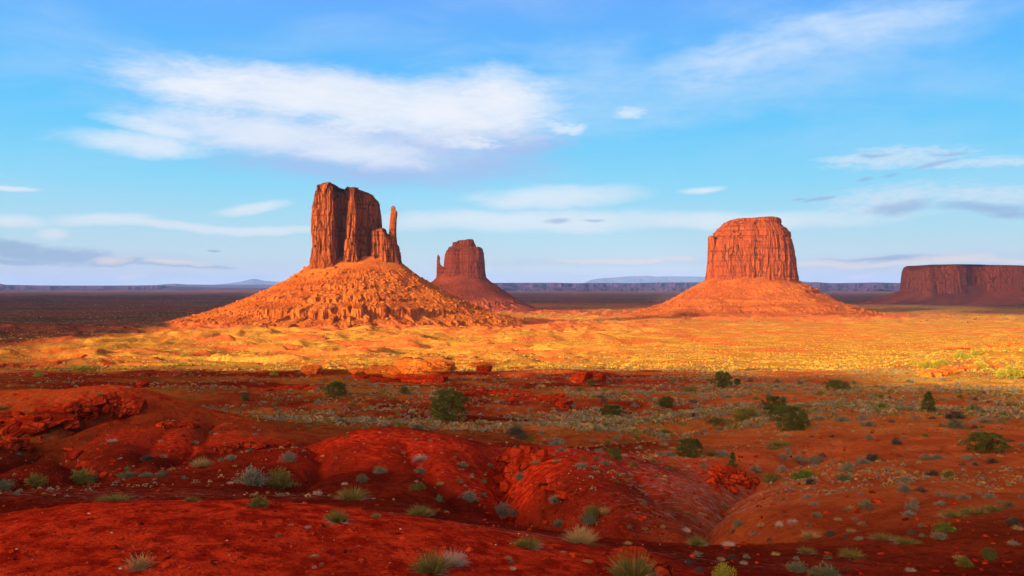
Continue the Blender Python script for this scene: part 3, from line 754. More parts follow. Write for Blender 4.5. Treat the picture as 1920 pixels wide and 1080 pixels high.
tag(b3, 'broad round red sandstone butte with a layered flat cap, rising from the golden plain', 'butte', 'sandstone buttes rising from the valley')

# ---- long dark mesa at the right edge
D4 = 4000.
b4 = empty('mesa', (X(1900, D4), D4, -95))
def rp(px, dy): return (X(px, D4), D4 + dy)
poly = [rp(1706, 60), rp(1708, -60), rp(1722, -110), rp(1745, -90), rp(1765, -130), rp(1795, -100), rp(1812, -20), rp(1830, 0), rp(1850, -70), rp(1900, -90), rp(1940, -60), rp(1990, -110), rp(2060, -60), rp(2200, -100), rp(2330, -20), rp(2340, 200), rp(2200, 420), rp(1900, 480), rp(1740, 300)]
top4 = skyline(D4, [(1700, 507), (1708, 505), (1714, 500), (1724, 497), (1800, 496), (1880, 497.5), (1930, 499), (2340, 500)])
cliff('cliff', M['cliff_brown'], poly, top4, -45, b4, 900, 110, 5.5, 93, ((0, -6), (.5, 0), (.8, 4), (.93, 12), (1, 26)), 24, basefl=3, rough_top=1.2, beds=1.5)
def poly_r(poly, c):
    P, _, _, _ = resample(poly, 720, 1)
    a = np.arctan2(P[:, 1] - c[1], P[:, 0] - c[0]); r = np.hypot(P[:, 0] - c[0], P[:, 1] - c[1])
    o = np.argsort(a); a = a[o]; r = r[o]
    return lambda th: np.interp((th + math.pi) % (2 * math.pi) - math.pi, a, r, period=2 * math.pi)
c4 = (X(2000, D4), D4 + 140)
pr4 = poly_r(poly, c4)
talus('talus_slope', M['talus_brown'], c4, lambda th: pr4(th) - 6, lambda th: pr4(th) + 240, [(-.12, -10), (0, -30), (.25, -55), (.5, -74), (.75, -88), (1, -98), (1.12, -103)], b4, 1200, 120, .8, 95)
fparent(b4)
tag(b4, 'long dark brown flat-topped mesa running out of the right edge of the view', 'mesa')

# ---- far hills and mountains
def far_range(name, mat, r0, r1, azs, zfun, base, nr=40, na=900, seed=0, front=.1):
    a = np.array([math.atan((p - 960) / F) for p in np.linspace(azs[0], azs[1], na)])[:, None]
    px = np.linspace(azs[0], azs[1], na)[:, None]
    q = np.linspace(0, 1, nr)[None, :]
    wob = .35 * fbm(px / 60, px * 0 + seed, seed, 5) + .05 * fbm(px / 9, px * 0, seed + 1, 3) + .35 * fbm(px / 26, q * 5, seed + 2, 4)
    r = r0 + (r1 - r0) * q
    topz = zfun(px)
    e = q + wob * (1 - q)
    prof = sstep(e, .02, front) * .38 + sstep(e, front, front * 1.6) * .62
    prof = prof * (1 - sstep(q, .86, 1))
    z = base + (topz - base) * prof + 3 * fbm(px / 5, q * 8, seed + 3, 3)
    G = np.stack([np.sin(a) * r, np.cos(a) * r, z], -1)
    return tag(link(name, mesh_np(name, G.reshape(-1, 3), grid_faces(na, nr), [mat], smooth=False)), kind='structure')
def zpx(D, pts):
    return lambda px: np.interp(px, [p[0] for p in pts], [Z(p[1], D) for p in pts])
far_range('hills', M['hills'], 11500, 16000, (870, 2100), zpx(13500, [(870, 531), (925, 530.3), (1040, 530), (1080, 531), (1120, 530.5), (1180, 531), (1250, 529.6), (1330, 529.5), (1360, 530.5), (1500, 530.2), (1530, 529), (1560, 531), (1600, 530.5), (1640, 529.8), (1700, 531), (2100, 531)]), -101, seed=3, front=.35)
far_range('hills', M['hills'], 13500, 21000, (-400, 900), zpx(16500, [(-400, 528), (0, 532), (10, 534), (80, 535.5), (150, 536), (260, 536.5), (300, 535), (335, 538), (400, 540), (520, 541), (700, 536), (900, 533)]), -101, seed=13, front=.3)
far_range('hills', M['hills'], 24000, 31000, (-400, 1000), zpx(27000, [(-400, 534), (60, 535), (180, 535.4), (290, 534.8), (312, 532.5), (330, 532), (350, 533.5), (400, 534), (520, 534), (1000, 533)]), -101, seed=23, front=.3)
def mountain(cpx, D, prof, na=260, nr=60, seed=0):
    far_range('mountains', M['mountains'], D * .94, D * 1.06, (prof[0][0], prof[-1][0]), zpx(D, prof), -102, nr, na, seed, .5)
mountain(480, 42000, [(380, 536), (430, 531), (447, 529), (462, 525.5), (476, 522.5), (483, 523.5), (492, 526), (520, 528.5), (560, 530), (620, 536)], seed=31)
mountain(1210, 43000, [(1080, 536), (1108, 524.5), (1125, 521.5), (1150, 520.2), (1185, 517), (1200, 517.5), (1212, 516.8), (1235, 518.5), (1260, 517.8), (1300, 518.5), (1400, 519), (1500, 526), (1560, 536)], seed=41)

# ------------------------------------------------------------------ rim mesa added out of view, skyline shaped to shade the foreground
tq = math.tan(R(SUN_EL)); sx_, sy_ = math.sin(R(SUN_AZ)), math.cos(R(SUN_AZ))
BND = [(-250, 668), (-60, 660), (0, 656), (30, 662), (60, 676), (100, 700), (170, 706), (260, 703), (340, 696), (420, 690), (500, 694), (560, 703), (640, 705), (700, 712), (760, 716), (840, 716), (870, 702), (930, 694), (1000, 692), (1100, 696),
       (1180, 692), (1290, 689), (1420, 689), (1530, 692), (1600, 706), (1700, 720), (1800, 729), (1920, 740), (2060, 752)]
bp = hit(BND)
def DB(px): return float(hit([(px, np.interp(px, [b[0] for b in BND], [b[1] for b in BND]))])[0][1])
YW = -430.
rim = []
for (x, y, z) in bp:
    Lh = (y - YW) / -sy_          # horizontal run back to the mesa's crest line
    rim.append((x + sx_ * Lh, z + Lh * tq))
rim.sort()
rim = [(rim[0][0] - 1500, rim[0][1] + 60)] + rim + [(rim[-1][0] + 500, rim[-1][1])]
rx = np.array([r_[0] for r_ in rim]); rz = np.array([r_[1] for r_ in rim])
mb = empty('mesa', (-700, YW - 60, -4))
xr = np.concatenate([np.linspace(rx[0], rx[-1], 60)])
# the crest of this mesa is a straight wall, so its skyline is the shadow's edge
nx_, nz_ = 900, 40
xs = np.linspace(rx[0], rx[-1], nx_)[:, None]
tz = np.interp(xs, rx, rz) + 1.4 * fbm(xs / 14, xs * 0, 900, 4) + 4.0 * fbm(xs / 55, xs * 0, 907, 3)
qv = np.linspace(0, 1, nz_)[None, :]
zz = -8 + (tz + 8) * qv
yy_ = YW + 34 * (1 - qv) ** 1.6 + 6 * fbm(xs / 18, zz / 90, 901, 4) * (1 - qv) - .0 * qv
front = np.stack([np.broadcast_to(xs, zz.shape), yy_, zz], -1)
back = front[:, ::-1].copy(); back[..., 1] = YW - 9 - 70 * (1 - qv[:, ::-1]) ** 1.1; back[..., 2] -= 3 * (1 - (1 - qv))
G = np.concatenate([front, back], 1)
link('cliff', mesh_np('cliff', G.reshape(-1, 3), grid_faces(nx_, nz_ * 2), [M['cliff_red']], smooth=False), mb)
fparent(mb)
tag(mb, 'unseen rim mesa added behind the viewpoint, its skyline shaped to shade the foreground', 'mesa')

# ------------------------------------------------------------------ clouds added out of view on the sun side, outlined to shade the valley
def shade_cloud(poly, alt, thick, seed, name='shade_cloud', label=''):
    """poly: where the shadow falls on the valley floor (z=-90)"""
    L = (alt + 90) / tq
    P, N_, s, Lp = resample(poly, 900, 2)
    P = P + N_ * (22 * fbm(P[:, 0] / 300, P[:, 1] / 300, seed, 4))[:, None]
    P = P + np.array([sx_, sy_]) * L
    c = P.mean(0)
    rings = []
    K = 26
    for k in range(K + 1):
        f = k / K
        q = P * f + c * (1 - f)
        h = thick * math.sqrt(max(0, 1 - f ** 6)) * (.6 + .5 * fbm(q[:, 0] / 500, q[:, 1] / 500, seed + 3, 5))
        rings.append(np.stack([q[:, 0], q[:, 1], alt + h], -1))
    for k in range(K, -1, -1):
        f = k / K
        q = P * f + c * (1 - f)
        rings.append(np.stack([q[:, 0], q[:, 1], alt - 10 + 12 * fbm(q[:, 0] / 300, q[:, 1] / 300, seed + 8, 3) * (1 - f)], -1))
    G = np.stack(rings, 1)
    o = link(name, mesh_np(name, G.reshape(-1, 3), grid_faces(len(P), G.shape[1], True), [M['shade_cloud']], smooth=True))
    tag(o, label, 'shade_cloud', 'added unseen shading clouds on the sunset side')
    return o
m, t = new_mat('shade_cloud'); M['shade_cloud'] = m
t.bsdf.inputs['Base Color'].default_value = (.9, .9, .92, 1)
tr = t.add('ShaderNodeBsdfTransparent'); mx = t.add('ShaderNodeMixShader'); mx.inputs[0].default_value = .80
t.l.new(tr.outputs[0], mx.inputs[1]); t.l.new(t.bsdf.outputs[0], mx.inputs[2]); t.l.new(mx.outputs[0], t.out.inputs[0])
cb = [(p[0] - sx_ * (p[2] + 90) / tq, p[1] - sy_ * (p[2] + 90) / tq) for p in hit([(-60, 682), (30, 666), (90, 656), (150, 645), (220, 633), (280, 622), (330, 611), (365, 602)])]
shade_cloud([(-3000, 300), (-900, 500)] + cb + [(-700, 2100), (-640, 2500), (-420, 2700), (-230, 2680), (150, 2950), (600, 3300), (700, 3900), (900, 6000), (2500, 9000), (-9000, 9300), (-9000, 3000)], 1500, 50, 5,
      label='wide unseen bank of clouds added to shade the plain left of the tall butte')
shade_cloud([(1250, 2500), (1500, 2250), (2600, 2100), (5200, 3000), (9000, 7500), (7000, 9300), (3000, 8500), (1700, 5600), (1500, 4300), (1650, 3780), (1920, 3600), (1900, 3200)], 1650, 50, 15,
      label='smaller unseen bank of clouds added to shade the far mesa at the right')
#@@OBJECTS
# ------------------------------------------------------------------ rocks
def block_geo(rng, sub, stretch, cuts=5, box=5.0, rough=.02, bedk=0.0):
    n = 3 * 2 ** sub
    fs = []; vs = []
    g = np.linspace(-1, 1, n + 1); U, W = np.meshgrid(g, g, indexing='ij')
    for ax in range(3):
        for sg in (-1, 1):
            p = np.zeros((n + 1, n + 1, 3)); p[..., ax] = sg; p[..., (ax + 1) % 3] = U; p[..., (ax + 2) % 3] = W * sg
            fs.append(grid_faces(n + 1, n + 1) + len(vs) * (n + 1) ** 2); vs.append(p.reshape(-1, 3))
    p = np.concatenate(vs); f = np.concatenate(fs)
    p = p / (np.sum(np.abs(p) ** box, 1) ** (1 / box))[:, None]
    for _ in range(cuts):
        d = rng.normal(size=3); d /= np.linalg.norm(d); o = rng.uniform(.60, .98)
        k = p @ d; p = p - np.maximum(0, k - o)[:, None] * d
    sd_ = int(rng.integers(1000))
    n1 = fbm(p[:, 0] * 2 + p[:, 2], p[:, 1] * 2 - p[:, 2] * .7, sd_, 4)
    lat = np.stack([p[:, 0], p[:, 1], 0 * p[:, 2]], -1)
    p = p + rough * n1[:, None] * p * 2
    if bedk:
        bd = np.floor(5 * perlin(p[:, 2] * 3.1, p[:, 0] * .4, sd_ + 1)) / 5
        p = p + lat * (bedk * bd)[:, None]
    return p * np.array(stretch), f
def place_geo(p, rot, loc):
    c, s = math.cos(rot[2]), math.sin(rot[2])
    a, b = math.cos(rot[0]), math.sin(rot[0])
    q = np.stack([p[:, 0], p[:, 1] * a - p[:, 2] * b, p[:, 1] * b + p[:, 2] * a], -1)
    a, b = math.cos(rot[1]), math.sin(rot[1])
    q = np.stack([q[:, 0] * a + q[:, 2] * b, q[:, 1], -q[:, 0] * b + q[:, 2] * a], -1)
    return np.stack([q[:, 0] * c - q[:, 1] * s, q[:, 0] * s + q[:, 1] * c, q[:, 2]], -1) + np.array(loc)

def boulder(px, py, wpx, hr, label, seed, mat='boulder', name='boulder', group=None, D=None, tilt=.15, depth=.8, sub=3, lift=.30, box=5.0, cat='boulder', cuts=6):
    """px,py: middle of the stone's foot; wpx: width in photo pixels; hr: height / width"""
    rng = np.random.default_rng(seed)
    x, y, z = hit([(px, py)])[0]
    if D: x, y = X(px, D), D; z = float(H(x, y))
    wd = wpx / F * y; s = wd / 2
    p, f = block_geo(rng, sub, (s, s * depth, s * hr), cuts=cuts, box=box)
    p = place_geo(p, (rng.uniform(-tilt, tilt), rng.uniform(-tilt, tilt), rng.uniform(-.5, .5)), (0, 0, 0))
    o = link(name, mesh_np(name, p, f, [M[mat]], smooth=False), None, (x, y, z + s * hr * (1 - 2 * lift)))
    return tag(o, label, cat, group)

def ledge(name, cat, label, line, hpx, mat, seed, n, size=(1.0, 2.0), group=None, D=None, sub=2, jit=.4, flat=.55, box=14, tiers=1, tilt=.14):
    """a broken outcrop of bedded blocks along a line of pixels; one thing"""
    rng = np.random.default_rng(seed)
    t = np.linspace(0, 1, n)
    lx = np.interp(t, np.linspace(0, 1, len(line)), [a[0] for a in line]); ly = np.interp(t, np.linspace(0, 1, len(line)), [a[1] for a in line])
    P = hit(list(zip(lx, ly)))
    if D:
        Dl = np.interp(t, np.linspace(0, 1, len(D)), D); P = np.stack([X(lx, Dl), Dl, H(X(lx, Dl), Dl)], -1)
    Vs = []; Fs = []; o = 0
    for i in range(n):
        for k in range(tiers):
            sz = rng.uniform(*size)
            b, f = block_geo(rng, sub, (sz * rng.uniform(.9, 1.6), sz * rng.uniform(.6, 1.0), sz * flat * rng.uniform(.6, 1.2)), cuts=5, box=box, bedk=.08)
            pos = P[i] + np.array([rng.normal() * jit * sz, rng.normal() * jit * sz + k * sz * .6, (k - .0) * sz * flat * .95 + rng.normal() * .1 * sz])
            Vs.append(place_geo(b, (rng.normal() * tilt, rng.normal() * tilt, rng.normal() * .6), pos)); Fs.append(f + o); o += len(b)
    V = np.concatenate(Vs); org = V.mean(0); org[2] = V[:, 2].min()
    ob = link(name, mesh_np(name, V - org, np.concatenate(Fs), [M[mat]], smooth=False), None, tuple(org))
    return tag(ob, label, cat, group)

ledge('rock_outcrop', 'rock outcrop', 'long broken ledge of dark red rock blocks along the crest of the left ridge', [(-40, 800), (30, 796), (70, 800), (110, 790), (140, 778), (185, 768), (225, 762)], 40, 'boulder', 5, 46, (.28, .70), flat=.75, jit=.5, tiers=2, tilt=.3, D=[56.9, 56.7, 56.3, 56.9, 57.9, 59, 60.2])
ledge('rock_outcrop', 'rock outcrop', 'low rubbly rock step on the bare left slope under the broken ledge', [(-20, 842), (20, 836), (50, 838)], 30, 'boulder', 6, 9, (.3, .6), flat=.7)
boulder(252, 768, 42, .80, 'large squarish red capstone ending the left ledge, with a pale lit face', 11, depth=.9, tilt=.12)
boulder(268, 741, 24, .45, 'small dark flat stone perched on top of the squarish red capstone', 12, D=63.5, lift=-.9, sub=2)
boulder(206, 772, 34, .7, 'rounded red block just left of the squarish red capstone', 13)
for i, (a, b, wd, h) in enumerate([(140, 858, 30, .6), (158, 878, 26, .7), (176, 890, 20, .6), (128, 845, 18, .5), (196, 893, 16, .6)]):
    boulder(a, b, wd, h, ['flat dark block at the top of the left gully', 'dark square block halfway down the left gully', 'dark stone low in the left gully', 'small stone highest in the left gully', 'small dark stone at the foot of the left gully'][i], 20 + i, group='dark stones down the left gully')
ledge('rock_outcrop', 'rock outcrop', 'dark broken stones in the gully between the left ridge and the middle mound', [(385, 846), (430, 842), (480, 844), (520, 838)], 10, 'boulder', 128, 22, (.25, .55), flat=.6, jit=.35)
ledge('rock_outcrop', 'rock outcrop', 'short dark rock step on the left ridge flank, right of the capstone', [(300, 800), (330, 796), (362, 800)], 10, 'boulder', 129, 14, (.22, .45), flat=.5, jit=.3)
ledge('rock_outcrop', 'rock outcrop', 'low reddish rock edge along the lip below the mound boulders', [(1010, 905), (1050, 925), (1095, 940)], 10, 'boulder', 130, 14, (.16, .32), flat=.5, jit=.3)
# boulders crowning the middle mound
bl = [(1003, 868, 40, 1.05, 'largest upright red boulder of the cluster on the middle mound'), (975, 866, 34, .95, 'second large red boulder, left of the largest in the mound cluster'), (1015, 866, 22, 1.5, 'tall narrow dark slab at the right end of the mound cluster'),
      (952, 868, 30, .7, 'broad low red boulder in the left half of the mound cluster'), (985, 880, 24, .8, 'rounded red boulder in front of the mound cluster'), (938, 866, 20, .6, 'small red boulder at the left end of the mound cluster'),
      (965, 852, 26, .6, 'flat red stone at the back of the mound cluster'), (990, 848, 28, .6, 'flat-topped red stone crowning the back of the mound cluster'),
      (955, 890, 22, .9, 'dark red block just below the mound cluster'), (938, 908, 26, .9, 'upper block of the stack down the mound cliff'), (950, 922, 24, 1.0, 'middle block of the stack down the mound cliff'), (936, 930, 22, .9, 'left block of the stack down the mound cliff'), (962, 938, 20, .8, 'lowest block of the stack down the mound cliff')]
for i, (a, b, wd, h, lb) in enumerate(bl): boulder(a, b, wd, h, lb, 40 + i, group='red boulders on the middle mound', box=8, cuts=7, tilt=.25, lift=.25)
pit = [(1345, 892, 30, .9, 'tallest dark red rock standing in the back of the rocky pit'), (1368, 888, 26, .8, 'upright rock beside the tallest in the rocky pit'), (1333, 908, 26, .7, 'sharp dark rock at the left edge of the rocky pit'),
       (1355, 908, 30, .7, 'broad red rock in the middle of the rocky pit'), (1380, 905, 28, .7, 'red rock right of the middle of the rocky pit'), (1400, 912, 26, .6, 'low red rock at the right of the rocky pit'),
       (1372, 922, 30, .55, 'flat red rock at the front of the rocky pit'), (1345, 922, 20, .6, 'small red rock at the front left of the rocky pit'), (1392, 893, 20, .7, 'dark rock at the back right of the rocky pit'), (1414, 903, 22, .5, 'dark low rock at the far right of the rocky pit')]
for i, (a, b, wd, h, lb) in enumerate(pit): boulder(a, b, wd, h, lb, 60 + i, group='red rocks in the pit', box=8, cuts=9, tilt=.6, lift=.3, sub=3)
for i, (a, b, wd, h, lb) in enumerate([(1180, 1040, 70, .18, 'broad flat pinkish slab at the lower centre, left of its neighbours'), (1225, 1052, 44, .3, 'pinkish red slab at the lower centre, middle of three'), (1240, 1072, 50, .35, 'rounded red slab at the lower centre, nearest of three')]):
    boulder(a, b, wd, h, lb, 80 + i, group='flat red slabs at the lower centre', tilt=.08, lift=.35)
o = boulder(226, 1067, 6, .7, 'tiny white stone lying below the dry tumbleweed', 90, sub=1, name='stone', cat='stone'); o.data.materials.clear()
wm, wt = new_mat('white_stone'); wt.bsdf.inputs['Base Color'].default_value = (.75, .74, .72, 1); o.data.materials.append(wm)

def capped(px, py, wpx, hpx, D, label, seed, base=True, mat='slab'):
    """sunlit rounded sandstone cap on a narrower bedded foot"""
    rng = np.random.default_rng(seed)
    x = X(px, D); z = float(H(x, D)); wd = wpx / F * D / 2; hh = hpx / F * D
    root = empty('rock_outcrop', (x, D, z - .5))
    zt = Z(py, D) - hh          # underside of the cap
    p, f = block_geo(rng, 4, (wd, wd * .55, hh * .62), cuts=10, box=2.8, rough=.12, bedk=.05)
    link('cap', mesh_np('cap', place_geo(p, (.03, .04, .1), (x, D, zt + hh * .5)), f, [M[mat]], smooth=False), root)
    if base:
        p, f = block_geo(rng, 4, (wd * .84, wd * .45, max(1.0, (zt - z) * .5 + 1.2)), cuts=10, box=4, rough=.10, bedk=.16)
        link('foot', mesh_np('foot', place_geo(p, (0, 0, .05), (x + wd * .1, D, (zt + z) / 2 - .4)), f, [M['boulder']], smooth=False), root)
    fparent(root)
    return tag(root, label, 'rock outcrop', 'sunlit rock outcrops at the shadow edge')
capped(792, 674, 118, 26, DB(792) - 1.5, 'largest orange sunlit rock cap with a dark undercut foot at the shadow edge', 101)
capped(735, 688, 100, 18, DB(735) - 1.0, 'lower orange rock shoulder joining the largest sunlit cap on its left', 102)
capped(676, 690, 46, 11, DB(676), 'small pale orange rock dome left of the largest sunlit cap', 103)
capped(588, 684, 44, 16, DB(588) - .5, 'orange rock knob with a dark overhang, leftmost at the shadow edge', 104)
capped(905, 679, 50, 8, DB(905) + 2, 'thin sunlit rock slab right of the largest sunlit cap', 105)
capped(118, 655, 70, 14, 420, 'broken orange rocks on the sunlit plain at the far left', 106)
capped(145, 664, 36, 10, 330, 'low orange rock beside the broken rocks at the far left', 107)
ledge('rock_outcrop', 'rock outcrop', 'dark broken rock ledge right of the round juniper', [(950, 752), (1000, 748), (1040, 752), (1060, 764)], 10, 'boulder', 121, 30, (.5, 1.2), flat=.4, group='dark ledges in the middle distance')
ledge('rock_outcrop', 'rock outcrop', 'thin dark ledge running right from the foot of the large sunlit cap', [(860, 742), (920, 738), (985, 740)], 10, 'boulder', 122, 34, (.7, 1.3), flat=.35, jit=.25, group='dark ledges in the middle distance')
ledge('rock_outcrop', 'rock outcrop', 'dark ledge of flat stones left of the first juniper', [(495, 733), (540, 729), (585, 731)], 10, 'boulder', 123, 24, (.5, 1.2), flat=.35, group='dark ledges in the middle distance')
ledge('rock_outcrop', 'rock outcrop', 'small upright dark rocks near the shadow edge right of centre', [(1094, 712), (1112, 710), (1124, 712)], 10, 'boulder', 124, 18, (1.0, 1.8), flat=.8, jit=.25, group='dark ledges in the middle distance')
ledge('rock_outcrop', 'rock outcrop', 'orange cracked ledge on the sunlit rise at the right edge', [(1850, 652), (1885, 646), (1925, 650)], 10, 'slab', 125, 34, (2.0, 3.6), flat=.4, jit=.25, group='orange ledges on the right rise')
ledge('rock_outcrop', 'rock outcrop', 'row of pale orange stones below the yellow bushes on the sunlit right slope', [(1735, 706), (1790, 698), (1835, 690)], 10, 'slab', 126, 50, (1.0, 1.7), jit=.2, flat=.5, group='orange ledges on the right rise')
ledge('rock_outcrop', 'rock outcrop', 'dark flat ledge in a hollow of the sunlit right plain', [(1775, 657), (1800, 655), (1815, 656)], 10, 'boulder', 127, 16, (1.0, 2.0), flat=.4, group='orange ledges on the right rise')

# loose stones: nobody could count them
def loose(label, regions, seed, mat, size):
    rng = np.random.default_rng(seed); pts = []
    for (px0, px1, py0, py1, n) in regions:
        pts += [(rng.uniform(px0, px1), rng.uniform(py0, py1)) for _ in range(n)]
    P = hit(pts); sz = size[0] * (size[1] / size[0]) ** (rng.random(len(P)) ** 2.2) * np.clip((P[:, 1] / 30) ** .6, .5, 4)
    o = scatter_rocks('loose_stones', M[mat], P, sz, None, seed)
    return tag(o, label, 'stones', kind='stuff')
loose('loose red stones littering the bare slopes', [(0, 420, 780, 930, 520), (900, 1260, 860, 1000, 420), (1300, 1440, 850, 940, 160), (300, 1900, 700, 800, 450), (0, 1900, 940, 1080, 900), (1300, 1920, 800, 1080, 260)], 201, 'boulder', (.012, .16))
pm, pt_ = new_mat('pale_stone'); pt_.bsdf.inputs['Base Color'].default_value = (.62, .40, .33, 1); M['pale_stone'] = pm
loose('small pale stones scattered on the red clay', [(0, 500, 780, 940, 150), (0, 1300, 950, 1080, 120), (900, 1250, 860, 980, 80)], 202, 'pale_stone', (.010, .045))

# ------------------------------------------------------------------ plants
def quads_to(Q):
    V = np.concatenate(Q).reshape(-1, 3); return V, np.arange(len(V)).reshape(-1, 4)
def rdir(rng, n, tmax, pw=.6):
    a = rng.uniform(0, 2 * math.pi, n); t = tmax * rng.random(n) ** pw
    return np.stack([np.sin(t) * np.cos(a), np.sin(t) * np.sin(a), np.cos(t)], -1), t, a
def blades(rng, n, L, wd, tmax, droop, br, seg=3, pw=.6):
    d, t, a = rdir(rng, n, tmax, pw)
    b = np.stack([np.cos(a), np.sin(a), 0 * a], -1) * (br * rng.random(n) ** .5)[:, None] + rng.normal(size=(n, 3)) * [br * .2, br * .2, 0]
    l = L * rng.uniform(.55, 1.1, n); side = np.cross(d, rng.normal(size=(n, 3))); side /= np.linalg.norm(side, axis=1)[:, None]
    pts = []
    for k in range(seg + 1):
        f = k / seg
        p = b + d * (l * f)[:, None] + np.array([0, 0, -1]) * (droop * l * f * f * np.sin(t))[:, None] + rng.normal(size=(n, 3)) * .015 * L * f
        pts.append((p, wd * (1 - f * .85)))
    Q = []
    for k in range(seg):
        p0, w0 = pts[k]; p1, w1 = pts[k + 1]
        Q.append(np.stack([p0 - side * w0, p0 + side * w0, p1 + side * w1, p1 - side * w1], 1))
    Q = np.concatenate(Q); Q[..., 2] = np.maximum(Q[..., 2], -.02)
    return Q
def sprays(rng, n, per, hgt, leaf, lw, tmax=1.45, lump=.25):
    """stems fanning from the root with narrow leaves along their outer part; unit width"""
    d, t, a = rdir(rng, n, tmax, .75)
    lf = 1 + lump * fbm(np.cos(a) * 1.5 + 5, np.sin(a) * 1.5 + t * 2, int(rng.integers(999)), 2) * 2
    l = .5 / np.sqrt(np.sin(t) ** 2 + (.5 / hgt * np.cos(t)) ** 2 + 1e-6) * lf * rng.uniform(.8, 1.08, n)
    tips = d * l[:, None]
    f = rng.uniform(.35, 1.02, (n, per))
    c = tips[:, None] * f[..., None] + rng.normal(size=(n, per, 3)) * .035
    c = c.reshape(-1, 3); m = len(c)
    dd = np.repeat(d, per, 0) + rng.normal(size=(m, 3)) * .75; dd /= np.linalg.norm(dd, axis=1)[:, None]
    s = np.cross(dd, rng.normal(size=(m, 3))); s /= np.linalg.norm(s, axis=1)[:, None]
    ll = leaf * rng.uniform(.6, 1.3, m)[:, None]
    q = np.stack([c - s * lw * .6, c + s * lw * .6, c + dd * ll + s * lw, c + dd * ll - s * lw], 1)
    q[..., 2] = np.maximum(q[..., 2], 0)
    sd = np.cross(d, [0, 0, 1.]) + 1e-4; sd /= np.linalg.norm(sd, axis=1)[:, None]
    st = np.stack([-sd * .009, sd * .009, tips * .9 + sd * .003, tips * .9 - sd * .003], 1)
    return q, st
def tube(pts, r0, r1, n=6):
    pts = np.array(pts, float); k = len(pts); V = []
    for i, p in enumerate(pts):
        t = pts[min(i + 1, k - 1)] - pts[max(i - 1, 0)]; t /= np.linalg.norm(t) + 1e-9
        u = np.cross(t, [.3, .9, .1]); u /= np.linalg.norm(u); v = np.cross(t, u)
        r = r0 + (r1 - r0) * i / (k - 1)
        a = np.linspace(0, 2 * math.pi, n, endpoint=False)
        V.append(p + r * (np.cos(a)[:, None] * u + np.sin(a)[:, None] * v))
    V = np.stack(V, 1)        # n, k
    f = grid_faces(n, k, True)
    return V.reshape(-1, 3)[f].reshape(-1, 4, 3)
def limbs(rng, n, hgt, spread, r, wig=.12, start=.15):
    Q = []
    for i in range(n):
        a = rng.uniform(0, 6.28); e = spread * rng.uniform(.4, 1)
        end = np.array([math.cos(a) * e, math.sin(a) * e, hgt * rng.uniform(.55, .95)])
        pts = [np.array([0, 0, -.05]), np.array([0, 0, hgt * start]) + rng.normal(size=3) * .02]
        for f in (.35, .65, 1): pts.append(pts[1] * (1 - f) + end * f + rng.normal(size=3) * wig * .4)
        Q.append(tube(pts, r, r * .2))
    return np.concatenate(Q)
def crown(rng, nc, nl, hgt, shape, leaf, clump, bottom=.12):
    """crown of leafy clumps through a volume; shape(h) gives radius 0..1 at relative height"""
    h = bottom + (1 - bottom) * rng.random(nc) ** .85; a = rng.uniform(0, 6.28, nc)
    rr = np.array([shape(v) for v in h]) * .5 * np.where(rng.random(nc) < .7, rng.uniform(.72, 1.06, nc), rng.uniform(.1, .8, nc))
    c = np.stack([np.cos(a) * rr, np.sin(a) * rr, h * hgt], -1)
    cs = clump * rng.uniform(.6, 1.25, nc)
    o = rng.normal(size=(nc, nl, 3)); o /= np.linalg.norm(o, axis=2)[..., None]; o *= (rng.random((nc, nl, 1)) ** .4)
    p = (c[:, None] + o * cs[:, None, None] * [1, 1, .8]).reshape(-1, 3); m = len(p)
    d = o.reshape(-1, 3) + rng.normal(size=(m, 3)) * .5 + [0, 0, .35]; d /= np.linalg.norm(d, axis=1)[:, None]
    s = np.cross(d, rng.normal(size=(m, 3))); s /= np.linalg.norm(s, axis=1)[:, None]
    ll = leaf * rng.uniform(.6, 1.4, m)[:, None]
    q = np.stack([p - s * leaf * .28, p + s * leaf * .28, p + d * ll + s * leaf * .16, p + d * ll - s * leaf * .16], 1)
    q[..., 2] = np.maximum(q[..., 2], .01)
    return q
def twigs_ball(rng, n, r=.5, h=.75, w_=.011, seg=5):
    Q = []
    d, t, a = rdir(rng, n, 1.5, .7)
    curl = rng.normal(size=(n, 3)) * 1.6
    p = d * .05 * rng.random((n, 1)); L = r * rng.uniform(.6, 1.15, n) / seg
    dd = d.copy()
    for k in range(seg):
        dd = dd + curl * .22 + rng.normal(size=(n, 3)) * .25; dd /= np.linalg.norm(dd, axis=1)[:, None]
        q = p + dd * L[:, None] * [1.1, 1.1, 1.15 * h / .5 * .62]; q[:, 2] = np.maximum(q[:, 2], 0.005)
        s = np.cross(dd, [.2, .3, 1.]); s /= np.linalg.norm(s, axis=1)[:, None] + 1e-9
        wk = w_ * (1 - .13 * k)
        Q.append(np.stack([p - s * wk, p + s * wk, q + s * wk * .85, q - s * wk * .85], 1)); p = q
    return np.concatenate(Q)

